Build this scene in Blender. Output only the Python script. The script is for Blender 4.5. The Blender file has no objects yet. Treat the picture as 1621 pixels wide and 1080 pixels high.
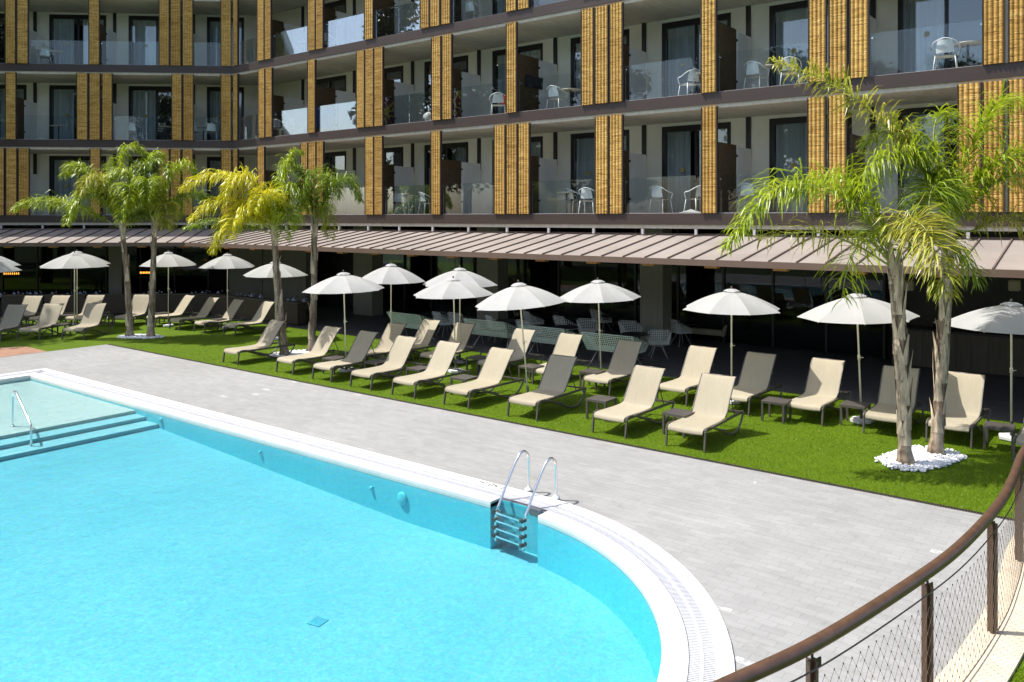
import bpy, bmesh, math, random
import numpy as np
from mathutils import Vector, Matrix
R = math.radians
random.seed(7)
scn = bpy.context.scene
COL = scn.collection
PI = math.pi

# ------------------------------------------------------------------ camera frame
# world x runs along the right wing (s), y towards it (t); the photographer stands over the origin
TH = R(37.66); CH = 4.1; F = 1285.0
cs, sn = math.cos(TH), math.sin(TH)
def c2w(X, Y): return (cs*X - sn*Y, sn*X + cs*Y)
def ray(px): return c2w((px-810.5)/F, 1.0)
def ground(px, py, z=0.0):
    d = F*(CH-z)/(py-346.0); r = ray(px)
    return (r[0]*d, r[1]*d)

# ------------------------------------------------------------------ object helpers
def tag(o, label=None, cat=None, group=None, kind=None):
    if label: o['label'] = label
    if cat: o['category'] = cat
    if group: o['group'] = group
    if kind: o['kind'] = kind
    return o
def empty(name, loc=(0,0,0), rz=0.0):
    o = bpy.data.objects.new(name, None); COL.objects.link(o)
    o.location = loc; o.rotation_euler = (0,0,rz); o.empty_display_size = .2
    return o
def kids(o): return [c for c in bpy.data.objects if c.parent == o]
def copy_tree(o, parent=None, cache=None):
    c = o.copy(); COL.objects.link(c); c.parent = parent
    for ch in TREE.get(o.name, []):
        copy_tree(ch, c)
    return c
TREE = {}
def setparent(o, p):
    o.parent = p
    TREE.setdefault(p.name, []).append(o)
_copy0 = copy_tree
def copy_tree(o, parent=None):
    c = o.copy(); COL.objects.link(c)
    if parent: setparent(c, parent)
    for ch in list(TREE.get(o.name, [])): copy_tree(ch, c)
    return c
def wloc(o):
    v = Vector((0,0,0))
    while o is not None:
        v += o.location; o = o.parent
    return v

class MB:
    def __init__(self): self.v=[]; self.f=[]
    def add(self, vs, fs):
        n=len(self.v); self.v += [tuple(x) for x in vs]; self.f += [tuple(i+n for i in f) for f in fs]; return self
    def box(self, x0,x1,y0,y1,z0,z1, M=None):
        vs=[(x,y,z) for z in (z0,z1) for y in (y0,y1) for x in (x0,x1)]
        if M is not None: vs=[M@Vector(v) for v in vs]
        return self.add(vs, [(0,2,3,1),(4,5,7,6),(0,1,5,4),(2,6,7,3),(0,4,6,2),(1,3,7,5)])
    def prism(self, poly, z0, z1):
        n=len(poly)
        vs=[(p[0],p[1],z0) for p in poly]+[(p[0],p[1],z1) for p in poly]
        fs=[tuple(reversed(range(n))), tuple(range(n,2*n))]+[(i,(i+1)%n,n+(i+1)%n,n+i) for i in range(n)]
        return self.add(vs,fs)
    def tube(self, pts, r, seg=8, cap=True):
        pts=[Vector(p) for p in pts]; n=len(pts)
        rs=r if isinstance(r,(list,tuple)) else [r]*n
        vs=[]; fs=[]
        prev=None
        for i,p in enumerate(pts):
            d=(pts[min(i+1,n-1)]-pts[max(i-1,0)]).normalized()
            if prev is None:
                up=Vector((0,0,1)) if abs(d.z)<.9 else Vector((1,0,0))
                u=d.cross(up).normalized()
            else:
                u=(prev-d*prev.dot(d)).normalized()
            prev=u; w=d.cross(u)
            for k in range(seg):
                a=2*PI*k/seg
                vs.append(p+(u*math.cos(a)+w*math.sin(a))*rs[i])
        for i in range(n-1):
            for k in range(seg):
                a=i*seg+k; b=i*seg+(k+1)%seg
                fs.append((a,b,b+seg,a+seg))
        if cap:
            fs.append(tuple(reversed(range(seg)))); fs.append(tuple(range((n-1)*seg,n*seg)))
        return self.add(vs,fs)
    def bar(self, p0, p1, w, h):
        p0=Vector(p0); p1=Vector(p1); d=(p1-p0).normalized()
        up=Vector((0,0,1)) if abs(d.z)<.95 else Vector((0,1,0))
        u=d.cross(up).normalized(); q=u.cross(d)
        vs=[]
        for p in (p0,p1):
            for a,b in ((-1,-1),(1,-1),(1,1),(-1,1)): vs.append(p+u*a*w/2+q*b*h/2)
        return self.add(vs,[(3,2,1,0),(4,5,6,7),(0,1,5,4),(1,2,6,5),(2,3,7,6),(3,0,4,7)])
    def lathe(self, prof, seg=16, c=(0,0,0)):
        vs=[]; fs=[]
        for r,z in prof:
            for k in range(seg):
                a=2*PI*k/seg; vs.append((c[0]+r*math.cos(a),c[1]+r*math.sin(a),c[2]+z))
        m=len(prof)
        for i in range(m-1):
            for k in range(seg):
                a=i*seg+k; b=i*seg+(k+1)%seg; fs.append((a,b,b+seg,a+seg))
        fs.append(tuple(reversed(range(seg)))); fs.append(tuple(range((m-1)*seg,m*seg)))
        return self.add(vs,fs)
    def grid(self, fn, nu, nv):
        vs=[fn(i/nu,j/nv) for j in range(nv+1) for i in range(nu+1)]
        fs=[(j*(nu+1)+i,j*(nu+1)+i+1,(j+1)*(nu+1)+i+1,(j+1)*(nu+1)+i) for j in range(nv) for i in range(nu)]
        return self.add(vs,fs)
    def build(self, name, mat, parent=None, smooth=False, world=False, bevel=0):
        off = wloc(parent) if (parent is not None and world) else Vector((0,0,0))
        me=bpy.data.meshes.new(name)
        me.from_pydata([(v[0]-off.x,v[1]-off.y,v[2]-off.z) for v in self.v],[],self.f)
        if smooth:
            me.polygons.foreach_set('use_smooth',[True]*len(me.polygons))
        me.materials.append(mat); me.update()
        o=bpy.data.objects.new(name,me); COL.objects.link(o)
        if parent is not None: setparent(o,parent)
        if bevel:
            b=o.modifiers.new('bevel','BEVEL'); b.width=bevel; b.segments=2; b.limit_method='ANGLE'
        return o
def inst(src, parent, M=None, name=None):
    o=bpy.data.objects.new(name or src.name.split('.')[0], src.data); COL.objects.link(o)
    for m in src.modifiers:
        if m.type=='WIREFRAME':
            k=o.modifiers.new('wire','WIREFRAME'); k.thickness=m.thickness; k.use_replace=True
    if parent is not None: setparent(o,parent)
    if M is not None:
        o.location=M[0]; o.rotation_euler=(0,0,M[1])
    return o

# ------------------------------------------------------------------ materials
class NT:
    def __init__(self, name):
        self.m=bpy.data.materials.new(name); self.m.use_nodes=True
        self.t=self.m.node_tree; self.t.nodes.clear()
        self.out=self.n('ShaderNodeOutputMaterial')
    def n(self, typ, **kw):
        x=self.t.nodes.new(typ)
        for k,v in kw.items(): setattr(x,k,v)
        return x
    def l(self,a,b): self.t.links.new(a,b)
    def coord(self, scale=(1,1,1), rot=(0,0,0), kind='Object', loc=(0,0,0)):
        c=self.n('ShaderNodeTexCoord'); mp=self.n('ShaderNodeMapping')
        mp.inputs['Scale'].default_value=scale; mp.inputs['Rotation'].default_value=rot; mp.inputs['Location'].default_value=loc
        self.l(c.outputs[kind],mp.inputs['Vector']); return mp.outputs['Vector']
    def noise(self, vec, scale, detail=4, rough=.55, out='Fac'):
        x=self.n('ShaderNodeTexNoise'); x.inputs['Scale'].default_value=scale
        x.inputs['Detail'].default_value=detail; x.inputs['Roughness'].default_value=rough
        if vec is not None: self.l(vec,x.inputs['Vector'])
        return x.outputs[out]
    def ramp(self, fac, stops):
        x=self.n('ShaderNodeValToRGB'); e=x.color_ramp.elements
        while len(e)<len(stops): e.new(.5)
        for k,(p,c) in enumerate(stops):
            e[k].position=p; e[k].color=(*c,1) if len(c)==3 else c
        self.l(fac,x.inputs['Fac']); return x.outputs['Color']
    def mix(self, fac, a, b, typ='MIX'):
        x=self.n('ShaderNodeMix',data_type='RGBA',blend_type=typ)
        for s,v in ((x.inputs[0],fac),(x.inputs[6],a),(x.inputs[7],b)):
            if hasattr(v,'links') or hasattr(v,'is_linked'): self.l(v,s)
            elif isinstance(v,(int,float)): s.default_value=v
            else: s.default_value=(*v,1)
        return x.outputs[2]
    def math(self, op, a, b=0.0, clamp=False):
        x=self.n('ShaderNodeMath',operation=op); x.use_clamp=clamp
        for s,v in ((x.inputs[0],a),(x.inputs[1],b)):
            if isinstance(v,(int,float)): s.default_value=v
            else: self.l(v,s)
        return x.outputs[0]
    def bump(self, h, strength=.3, dist=.01):
        x=self.n('ShaderNodeBump'); x.inputs['Strength'].default_value=strength; x.inputs['Distance'].default_value=dist
        self.l(h,x.inputs['Height']); return x.outputs['Normal']
    def bsdf(self, color=None, rough=.6, metal=0., normal=None, spec=.5, roughsock=None):
        p=self.n('ShaderNodeBsdfPrincipled')
        if color is not None:
            if isinstance(color,(tuple,list)): p.inputs['Base Color'].default_value=(*color[:3],1)
            else: self.l(color,p.inputs['Base Color'])
        p.inputs['Roughness'].default_value=rough; p.inputs['Metallic'].default_value=metal
        p.inputs['Specular IOR Level'].default_value=spec
        if roughsock is not None: self.l(roughsock,p.inputs['Roughness'])
        if normal is not None: self.l(normal,p.inputs['Normal'])
        self.p=p
        return p
    def done(self, p): self.l(p.outputs[0],self.out.inputs['Surface']); return self.m
def varied(name, c, rough=.6, amp=.18, scale=3., metal=0., bump=.0, bscale=60., spec=.4, fine=.0, stretch=(1,1,1)):
    t=NT(name); v=t.coord(stretch)
    f=t.noise(v,scale,5,.6)
    lo=tuple(x*(1-amp) for x in c); hi=tuple(min(1,x*(1+amp)) for x in c)
    col=t.ramp(f,[(.3,lo),(.7,hi)])
    if fine>0:
        g=t.noise(v,bscale,3,.6)
        col=t.mix(fine,col,t.ramp(g,[(.3,(.25,.25,.25)),(.7,(1,1,1))]),'MULTIPLY')
    nrm=None
    if bump>0: nrm=t.bump(t.noise(v,bscale,3,.6),bump,.01)
    return t.done(t.bsdf(col,rough,metal,nrm,spec))

M={}
M['wall']=varied('white_render',(.82,.785,.69),.85,.05,1.5,bump=.15,bscale=90)
M['divider']=varied('divider_paint',(.86,.855,.83),.6,.03,1.2)
M['fascia']=varied('brown_steel',(.052,.034,.028),.45,.14,.8,spec=.5,stretch=(1,1,3))
M['frame']=varied('dark_frame',(.022,.020,.021),.4,.1,4)
M['canopy']=varied('canopy_sheet',(.29,.252,.225),.5,.14,.6,metal=.0,spec=.5)
M['seam']=varied('canopy_seam',(.16,.12,.105),.5,.1,3)
M['cfascia']=varied('canopy_fascia',(.15,.10,.075),.45,.08,2)
M['woodblock']=varied('wood_block',(.42,.20,.05),.6,.2,8)
M['postgrey']=varied('post_paint',(.50,.47,.48),.5,.06,4)
M['column']=varied('column_clad',(.27,.26,.225),.7,.10,2,stretch=(8,8,.4))
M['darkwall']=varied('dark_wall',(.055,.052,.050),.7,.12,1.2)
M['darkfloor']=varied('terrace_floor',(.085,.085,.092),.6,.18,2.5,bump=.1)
M['planter']=varied('planter_wood',(.060,.042,.034),.6,.2,2,stretch=(1,1,6))
M['bar']=varied('bar_boards',(.10,.083,.066),.6,.22,2,stretch=(6,6,.5))
M['black']=varied('black_top',(.02,.02,.022),.35,.1,3)
M['aluminium']=varied('brown_aluminium',(.085,.074,.066),.38,.1,6,metal=.0,spec=.6)
M['cream_metal']=varied('cream_metal',(.68,.63,.45),.35,.06,6,spec=.6)
M['concrete_white']=varied('base_concrete',(.66,.66,.66),.7,.08,5)
M['white_plastic']=varied('white_plastic',(.78,.80,.80),.35,.03,5)
M['tabletop']=varied('table_top',(.60,.55,.45),.4,.06,5)
M['lattice']=varied('woven_grey',(.62,.70,.65),.6,.1,10)
M['lattice_white']=varied('woven_white',(.80,.81,.80),.6,.06,10)
M['sofa']=varied('sofa_fabric',(.42,.37,.29),.85,.08,6)
M['stone']=varied('curb_stone',(.56,.47,.35),.8,.12,4,bump=.15,bscale=50)
M['railmetal']=varied('rail_bronze',(.10,.052,.030),.36,.28,7,spec=.6,fine=.25,bscale=160)
M['cable']=varied('steel_cable',(.12,.095,.07),.4,.1,5)
M['gutter']=varied('drain_slots',(.05,.04,.032),.6,.3,9)
M['napkin']=varied('napkin',(.5,.52,.72),.7,.06,9)
M['terracotta']=varied('terracotta',(.29,.16,.10),.75,.22,3)
M['sticker']=varied('sticker_gold',(.45,.33,.06),.5,.05,5)
M['blackmetal']=varied('leg_metal',(.04,.04,.042),.4,.1,5)
M['cloth_dark']=varied('dark_cloth',(.02,.022,.03),.9,.2,6)
M['laundry']=varied('laundry_white',(.75,.75,.72),.9,.06,6)
M['laundry_g']=varied('laundry_green',(.45,.55,.08),.9,.2,12)
M['red']=varied('red_cloth',(.55,.06,.03),.9,.1,6)
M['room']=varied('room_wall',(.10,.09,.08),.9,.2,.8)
M['kerbwhite']=varied('coping',(.68,.67,.64),.6,.04,1.5,fine=.06,bscale=14)
M['cablelamp']=varied('lamp_brass',(.25,.16,.05),.4,.1,5)
M['channel']=varied('channel_grey',(.17,.175,.19),.7,.1,3)
M['soil']=varied('turf_backing',(.035,.06,.008),.9,.2,3)

def m_concrete():
    t=NT('slab_concrete'); v=t.coord((1,1,1))
    a=t.noise(v,.9,6,.65); b=t.noise(t.coord((3,.5,1)),2.5,4,.6)
    col=t.mix(.45,t.ramp(a,[(.25,(.40,.36,.29)),(.75,(.64,.59,.49))]),t.ramp(b,[(.3,(.36,.32,.25)),(.7,(.64,.59,.49))]))
    return t.done(t.bsdf(col,.85,normal=t.bump(a,.2,.01)))
M['concrete']=m_concrete()
def m_reed():
    t=NT('reed'); v=t.coord((1,1,1))
    oi=t.n('ShaderNodeObjectInfo')
    off=t.n('ShaderNodeVectorMath',operation='ADD'); t.l(v,off.inputs[0])
    cmb=t.n('ShaderNodeCombineXYZ'); k=t.math('MULTIPLY',oi.outputs['Random'],37.0)
    for i in range(3): t.l(k,cmb.inputs[i])
    t.l(cmb.outputs[0],off.inputs[1]); v2=off.outputs[0]
    def st(sc):
        mp=t.n('ShaderNodeMapping'); mp.inputs['Scale'].default_value=sc; t.l(v2,mp.inputs['Vector']); return mp.outputs[0]
    reeds=t.noise(st((2.2,2.2,46)),1.0,3,.65)
    gaps=t.noise(st((9,9,34)),1.0,2,.6)
    big=t.noise(st((.8,.8,1.3)),1.0,3,.6)
    col=t.ramp(reeds,[(.30,(.20,.105,.022)),(.43,(.51,.295,.068)),(.57,(.72,.46,.135)),(.74,(.88,.66,.28))])
    gp=t.ramp(gaps,[(.30,(.22,.16,.10)),(.40,(1,1,1))])
    col=t.mix(1.0,col,gp,'MULTIPLY')
    col=t.mix(.55,col,t.ramp(big,[(.3,(.70,.62,.50)),(.65,(1,1,1))]),'MULTIPLY')
    rnd=t.ramp(oi.outputs['Random'],[(0,(.82,.78,.72)),(1,(1,1,1))])
    col=t.mix(1.0,col,rnd,'MULTIPLY')
    h=t.math('ADD',reeds,t.math('MULTIPLY',gaps,.7))
    return t.done(t.bsdf(col,.65,normal=t.bump(h,.8,.03),spec=.25))
M['reed']=m_reed()
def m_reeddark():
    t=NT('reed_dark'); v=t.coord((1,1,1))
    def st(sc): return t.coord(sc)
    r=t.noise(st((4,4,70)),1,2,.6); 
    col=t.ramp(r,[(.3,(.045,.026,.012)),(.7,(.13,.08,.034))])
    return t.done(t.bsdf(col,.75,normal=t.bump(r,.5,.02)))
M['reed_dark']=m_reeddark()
def m_glass(name, tint, base, rough=.0, ior=1.5, k=1.0):
    t=NT(name)
    tr=t.n('ShaderNodeBsdfTransparent'); tr.inputs['Color'].default_value=(*tint,1)
    gl=t.n('ShaderNodeBsdfGlossy'); gl.inputs['Roughness'].default_value=rough; gl.inputs['Color'].default_value=(.95,.97,1,1)
    fr=t.n('ShaderNodeFresnel'); fr.inputs['IOR'].default_value=ior
    f=t.math('ADD',t.math('MULTIPLY',fr.outputs[0],k),base,True)
    mx=t.n('ShaderNodeMixShader'); t.l(f,mx.inputs[0]); t.l(tr.outputs[0],mx.inputs[1]); t.l(gl.outputs[0],mx.inputs[2])
    return t.done(mx)
M['balglass']=m_glass('balustrade_glass',(.935,.965,.965),.012,0,1.45,.6)
M['pane']=m_glass('window_pane',(.90,.935,.95),.05,0,1.5,.85)
M['darkpane']=m_glass('restaurant_glass',(.50,.53,.55),.0,0,1.5,.6)
M['glassware']=m_glass('glassware',(.9,.95,1),.12,0,1.5,1.2)
def m_curtain():
    t=NT('curtain'); v=t.coord((14,14,.25))
    n=t.noise(v,1,3,.6)
    return t.done(t.bsdf(t.ramp(n,[(.3,(.62,.62,.60)),(.7,(.88,.88,.86))]),.9))
M['curtain']=m_curtain()
def m_canvas():
    t=NT('umbrella_canvas'); v=t.coord()
    n=t.noise(v,260,2,.6); w=t.noise(v,2.5,4,.6)
    col=t.ramp(w,[(.3,(.52,.519,.518)),(.7,(.60,.599,.598))])
    d=t.bsdf(col,.9,normal=t.bump(n,.1,.005),spec=.2)
    tl=t.n('ShaderNodeBsdfTranslucent'); tl.inputs['Color'].default_value=(.75,.74,.72,1)
    mx=t.n('ShaderNodeMixShader'); mx.inputs[0].default_value=.46
    t.l(d.outputs[0],mx.inputs[1]); t.l(tl.outputs[0],mx.inputs[2])
    return t.done(mx)
M['canvas']=m_canvas()
def m_sling():
    t=NT('sling_mesh'); 
    wv=t.noise(t.coord((90,260,260)),1,2,.5); w2=t.noise(t.coord((22,3,3)),1,3,.6); oi=t.n('ShaderNodeObjectInfo')
    col=t.ramp(wv,[(.3,(.45,.40,.29)),(.7,(.60,.545,.42))])
    col=t.mix(.35,col,t.ramp(w2,[(.3,(.72,.70,.66)),(.7,(1,1,1))]),'MULTIPLY')
    col=t.mix(1,col,t.ramp(oi.outputs['Random'],[(0,(.88,.87,.86)),(1,(1,1,1))]),'MULTIPLY')
    d=t.bsdf(col,.8,normal=t.bump(wv,.2,.004),spec=.25)
    tl=t.n('ShaderNodeBsdfTranslucent'); tl.inputs['Color'].default_value=(.66,.60,.48,1)
    mx=t.n('ShaderNodeMixShader'); mx.inputs[0].default_value=.30
    t.l(d.outputs[0],mx.inputs[1]); t.l(tl.outputs[0],mx.inputs[2])
    return t.done(mx)
M['sling']=m_sling()
def m_leaf(name, lo, mid, hi, tip=None):
    t=NT(name); v=t.coord()
    n=t.noise(v,1.7,3,.6); n2=t.noise(v,16,2,.6)
    f=t.math('ADD',t.math('MULTIPLY',n,.6),t.math('MULTIPLY',n2,.4))
    col=t.ramp(f,[(.32,lo),(.5,mid),(.66,hi)])
    d=t.bsdf(col,.38,spec=.5)
    tl=t.n('ShaderNodeBsdfTranslucent'); t.l(col,tl.inputs['Color'])
    mx=t.n('ShaderNodeMixShader'); mx.inputs[0].default_value=.36
    t.l(d.outputs[0],mx.inputs[1]); t.l(tl.outputs[0],mx.inputs[2])
    return t.done(mx)
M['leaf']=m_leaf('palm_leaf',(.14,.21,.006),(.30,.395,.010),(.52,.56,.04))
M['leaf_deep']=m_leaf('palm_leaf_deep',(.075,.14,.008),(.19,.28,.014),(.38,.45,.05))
M['leaf_yellow']=m_leaf('palm_leaf_yellow',(.36,.40,.010),(.60,.56,.014),(.80,.68,.03))
M['leaf_olive']=m_leaf('palm_leaf_olive',(.18,.23,.015),(.38,.39,.03),(.64,.54,.14))
M['rachis']=varied('palm_rachis',(.34,.36,.12),.5,.15,4)
def m_trunk():
    t=NT('palm_trunk'); 
    a=t.noise(t.coord((9,9,1.4)),1,5,.7); b=t.noise(t.coord((3,3,7)),1,4,.65)
    col=t.ramp(a,[(.32,(.10,.065,.042)),(.48,(.33,.25,.18)),(.66,(.58,.49,.38))])
    col=t.mix(.55,col,t.ramp(b,[(.3,(.35,.30,.25)),(.65,(1,1,1))]),'MULTIPLY')
    return t.done(t.bsdf(col,.9,normal=t.bump(a,.8,.03),spec=.2))
M['trunk']=m_trunk()
M['boot']=varied('leaf_base_husk',(.56,.45,.325),.85,.62,4,bump=.5,bscale=30,stretch=(3,3,.6))
def m_grass():
    t=NT('turf'); v=t.coord()
    a=t.noise(v,.8,4,.6); b=t.noise(v,70,3,.7); c=t.noise(v,9,3,.6)
    col=t.ramp(b,[(.3,(.055,.105,.002)),(.55,(.115,.19,.003)),(.75,(.20,.29,.008))])
    col=t.mix(.5,col,t.ramp(a,[(.3,(.72,.78,.7)),(.7,(1,1,1))]),'MULTIPLY')
    col=t.mix(.4,col,t.ramp(c,[(.3,(.66,.72,.6)),(.7,(1,1,1))]),'MULTIPLY')
    return t.done(t.bsdf(col,.75,normal=t.bump(b,.9,.03),spec=.15))
M['grass']=m_grass()
def m_blade():
    t=NT('turf_blade'); v=t.coord()
    b=t.noise(v,30,2,.6); a=t.noise(v,.8,3,.6)
    col=t.ramp(b,[(.3,(.10,.175,.003)),(.55,(.17,.262,.004)),(.75,(.30,.385,.012))])
    col=t.mix(.75,col,t.ramp(a,[(.32,(.66,.74,.62)),(.66,(1,1,1))]),'MULTIPLY')
    d=t.bsdf(col,.5,spec=.3)
    tl=t.n('ShaderNodeBsdfTranslucent'); t.l(col,tl.inputs['Color'])
    mx=t.n('ShaderNodeMixShader'); mx.inputs[0].default_value=.3
    t.l(d.outputs[0],mx.inputs[1]); t.l(tl.outputs[0],mx.inputs[2])
    return t.done(mx)
M['blade']=m_blade()
def m_deck():
    t=NT('deck_pavers'); v=t.coord()
    br=t.n('ShaderNodeTexBrick'); br.offset=.5
    br.inputs['Color1'].default_value=(.285,.285,.28,1); br.inputs['Color2'].default_value=(.335,.334,.328,1)
    br.inputs['Mortar'].default_value=(.242,.235,.222,1)
    br.inputs['Scale'].default_value=1.0; br.inputs['Mortar Size'].default_value=.0055
    br.inputs['Mortar Smooth'].default_value=.3; br.inputs['Bias'].default_value=0.
    br.inputs['Brick Width'].default_value=.24; br.inputs['Row Height'].default_value=.12
    t.l(v,br.inputs['Vector'])
    a=t.noise(v,.35,5,.6); c=t.noise(t.coord((1.2,3.5,1)),1.6,5,.65); s=t.noise(v,2.3,6,.7); g=t.noise(v,45,3,.6)
    col=t.mix(.40,br.outputs['Color'],t.ramp(c,[(.32,(.25,.25,.243)),(.68,(.375,.374,.367))]))
    col=t.mix(.8,col,t.ramp(a,[(.3,(.80,.80,.785)),(.7,(1.0,1.0,1.0))]),'MULTIPLY')
    col=t.mix(.5,col,t.ramp(g,[(.25,(.82,.82,.82)),(.75,(1,1,1))]),'MULTIPLY')
    # dark stains
    st=t.ramp(s,[(.58,(0,0,0)),(.70,(1,1,1))])
    col=t.mix(t.math('MULTIPLY',st,.5),col,(.19,.185,.16))
    # pale scuffs and bleached stones, in patches
    b2=t.n('ShaderNodeTexBrick'); b2.offset=.5
    b2.inputs['Color1'].default_value=(0,0,0,1); b2.inputs['Color2'].default_value=(1,1,1,1); b2.inputs['Mortar'].default_value=(0,0,0,1)
    b2.inputs['Scale'].default_value=1.; b2.inputs['Mortar Size'].default_value=.004; b2.inputs['Brick Width'].default_value=.24; b2.inputs['Row Height'].default_value=.12
    t.l(v,b2.inputs['Vector'])
    w=t.math('GREATER_THAN',b2.outputs['Color'],.985)
    z=t.noise(v,.5,2,.5); ww=t.math('MULTIPLY',w,t.math('GREATER_THAN',z,.56))
    ed=t.math('GREATER_THAN',t.noise(v,11,4,.7),.48)
    col=t.mix(t.math('MULTIPLY',t.math('MULTIPLY',ww,ed),.65),col,(.50,.50,.49))
    bp=t.math('ADD',t.math('MULTIPLY',br.outputs['Fac'],-1.),t.math('MULTIPLY',g,.5))
    return t.done(t.bsdf(col,.8,normal=t.bump(bp,.35,.006),spec=.3))
M['deck']=m_deck()
def m_tile(name,c1,c2,amp=.08):
    t=NT(name); v=t.coord()
    n=t.noise(v,.6,4,.6); vor=t.n('ShaderNodeTexVoronoi'); vor.inputs['Scale'].default_value=28; t.l(v,vor.inputs['Vector'])
    col=t.ramp(n,[(.3,c1),(.7,c2)])
    col=t.mix(.10,col,vor.outputs['Color'],'OVERLAY')
    return t.done(t.bsdf(col,.5,spec=.3))
M['poolfloor']=m_tile('pool_lining',(.105,.42,.515),(.135,.465,.56))
M['poolwall_lit']=m_tile('pool_wall_lining_lit',(.085,.58,.70),(.105,.63,.745))  # lining colour brightened for the walls, standing in for light scattered in water
M['poolledge']=m_tile('pool_ledge',(.43,.54,.525),(.49,.59,.565))
M['poolstep']=m_tile('pool_step',(.20,.50,.57),(.25,.55,.61))
def m_water():
    t=NT('pool_water'); v=t.coord()
    w1=t.noise(t.coord((1,1,1)),3.2,3,.55); w2=t.noise(t.coord((1,1,1)),14,3,.65); w3=t.noise(t.coord((1,1,1)),34,2,.65)
    h=t.math('ADD',t.math('MULTIPLY',w1,1.0),t.math('ADD',t.math('MULTIPLY',w2,.5),t.math('MULTIPLY',w3,.22)))
    nrm=t.bump(h,.55,.03)
    tr=t.n('ShaderNodeBsdfTransparent')
    ft=t.math('ADD',t.math('MULTIPLY',w2,.5),t.math('MULTIPLY',w3,.5))
    t.l(t.ramp(ft,[(.36,(.70,.885,.92)),(.5,(.82,.955,.97)),(.64,(1,1,1))]),tr.inputs['Color'])
    gl=t.n('ShaderNodeBsdfGlossy'); gl.inputs['Roughness'].default_value=.06; t.l(nrm,gl.inputs['Normal'])
    fr=t.n('ShaderNodeFresnel'); fr.inputs['IOR'].default_value=1.33; t.l(nrm,fr.inputs['Normal'])
    mx=t.n('ShaderNodeMixShader'); t.l(fr.outputs[0],mx.inputs[0]); t.l(tr.outputs[0],mx.inputs[1]); t.l(gl.outputs[0],mx.inputs[2])
    return t.done(mx)
M['water']=m_water()
def m_chrome():
    t=NT('steel_chrome'); return t.done(t.bsdf((.72,.73,.74),.12,1.0))
M['chrome']=m_chrome()
def m_pebble():
    t=NT('white_pebble'); n=t.noise(t.coord(),9,3,.6)
    return t.done(t.bsdf(t.ramp(n,[(.3,(.62,.62,.63)),(.7,(.84,.84,.84))]),.7))
M['pebble']=m_pebble()
def m_stripes():
    t=NT('towel_stripes'); v=t.coord(); sx=t.n('ShaderNodeSeparateXYZ'); t.l(v,sx.inputs[0])
    f=t.math('FRACT',t.math('MULTIPLY',sx.outputs[0],3.2))
    r=t.n('ShaderNodeValToRGB'); r.color_ramp.interpolation='CONSTANT'
    cs_=[(.0,(.02,.06,.28)),(.2,(.02,.35,.45)),(.36,(.6,.55,.05)),(.5,(.55,.10,.02)),(.62,(.03,.07,.3)),(.8,(.03,.3,.06)),(.92,(.6,.5,.05))]
    e=r.color_ramp.elements
    while len(e)<len(cs_): e.new(.5)
    for k,(p,c) in enumerate(cs_): e[k].position=p; e[k].color=(*c,1)
    t.l(f,r.inputs[0]); return t.done(t.bsdf(r.outputs[0],.95))
M['stripes']=m_stripes()
def m_magenta():
    t=NT('towel_magenta'); n=t.noise(t.coord(),3.5,1,.4)
    return t.done(t.bsdf(t.ramp(n,[(.46,(.16,.02,.07)),(.49,(.55,.5,.03)),(.56,(.55,.5,.03)),(.58,(.16,.02,.07))]),.95))
M['magenta']=m_magenta()
def m_emit():
    t=NT('amber_glow'); e=t.n('ShaderNodeEmission'); e.inputs['Color'].default_value=(1,.42,.06,1); e.inputs['Strength'].default_value=1.6
    return t.done(e)
M['amber']=m_emit()
M['pine']=m_leaf('pine_needles',(.018,.032,.012),(.04,.06,.02),(.075,.095,.03))
M['bark']=varied('pine_bark',(.12,.08,.055),.9,.3,6,bump=.4,bscale=20)
def m_screen():
    t=NT('grating'); v=t.coord(); sx=t.n('ShaderNodeSeparateXYZ'); t.l(v,sx.inputs[0])
    n=t.noise(v,20,2,.5)
    return t.done(t.bsdf(t.ramp(n,[(.3,(.50,.51,.56)),(.7,(.58,.59,.64))]),.55))
M['grate']=m_screen()

# ------------------------------------------------------------------ camera, sun, sky
cam=bpy.data.cameras.new('camera'); co=bpy.data.objects.new('camera',cam); COL.objects.link(co)
co.location=(0,0,CH); co.rotation_euler=(R(90),0,TH)
cam.sensor_width=36; cam.lens=F/1621*36; cam.shift_y=-(540-346)/1621; cam.clip_end=800; cam.clip_start=.1
scn.camera=co
EL=R(60); PH=R(7)
sx,sy=c2w(-math.cos(PH),math.sin(PH))
SUN=Vector((sx*math.cos(EL),sy*math.cos(EL),math.sin(EL)))
sl=bpy.data.lights.new('sun','SUN'); sl.energy=4.0; sl.angle=R(.53); sl.color=(1,.962,.895)
so=bpy.data.objects.new('sun',sl); COL.objects.link(so); so.rotation_euler=SUN.to_track_quat('Z','Y').to_euler(); so.location=(0,0,30)
w=bpy.data.worlds.new('World'); scn.world=w; w.use_nodes=True
nt=w.node_tree; bg=nt.nodes['Background']; sky=nt.nodes.new('ShaderNodeTexSky'); sky.sky_type='NISHITA'
sky.sun_disc=False; sky.sun_elevation=EL; sky.sun_rotation=math.atan2(SUN.x,SUN.y)
sky.air_density=1.0; sky.dust_density=2.2; sky.ozone_density=1.
nt.links.new(sky.outputs[0],bg.inputs[0]); bg.inputs[1].default_value=.15
scn.view_settings.view_transform='Standard'; scn.view_settings.look='None'; scn.view_settings.exposure=.76; scn.view_settings.gamma=1

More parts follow.
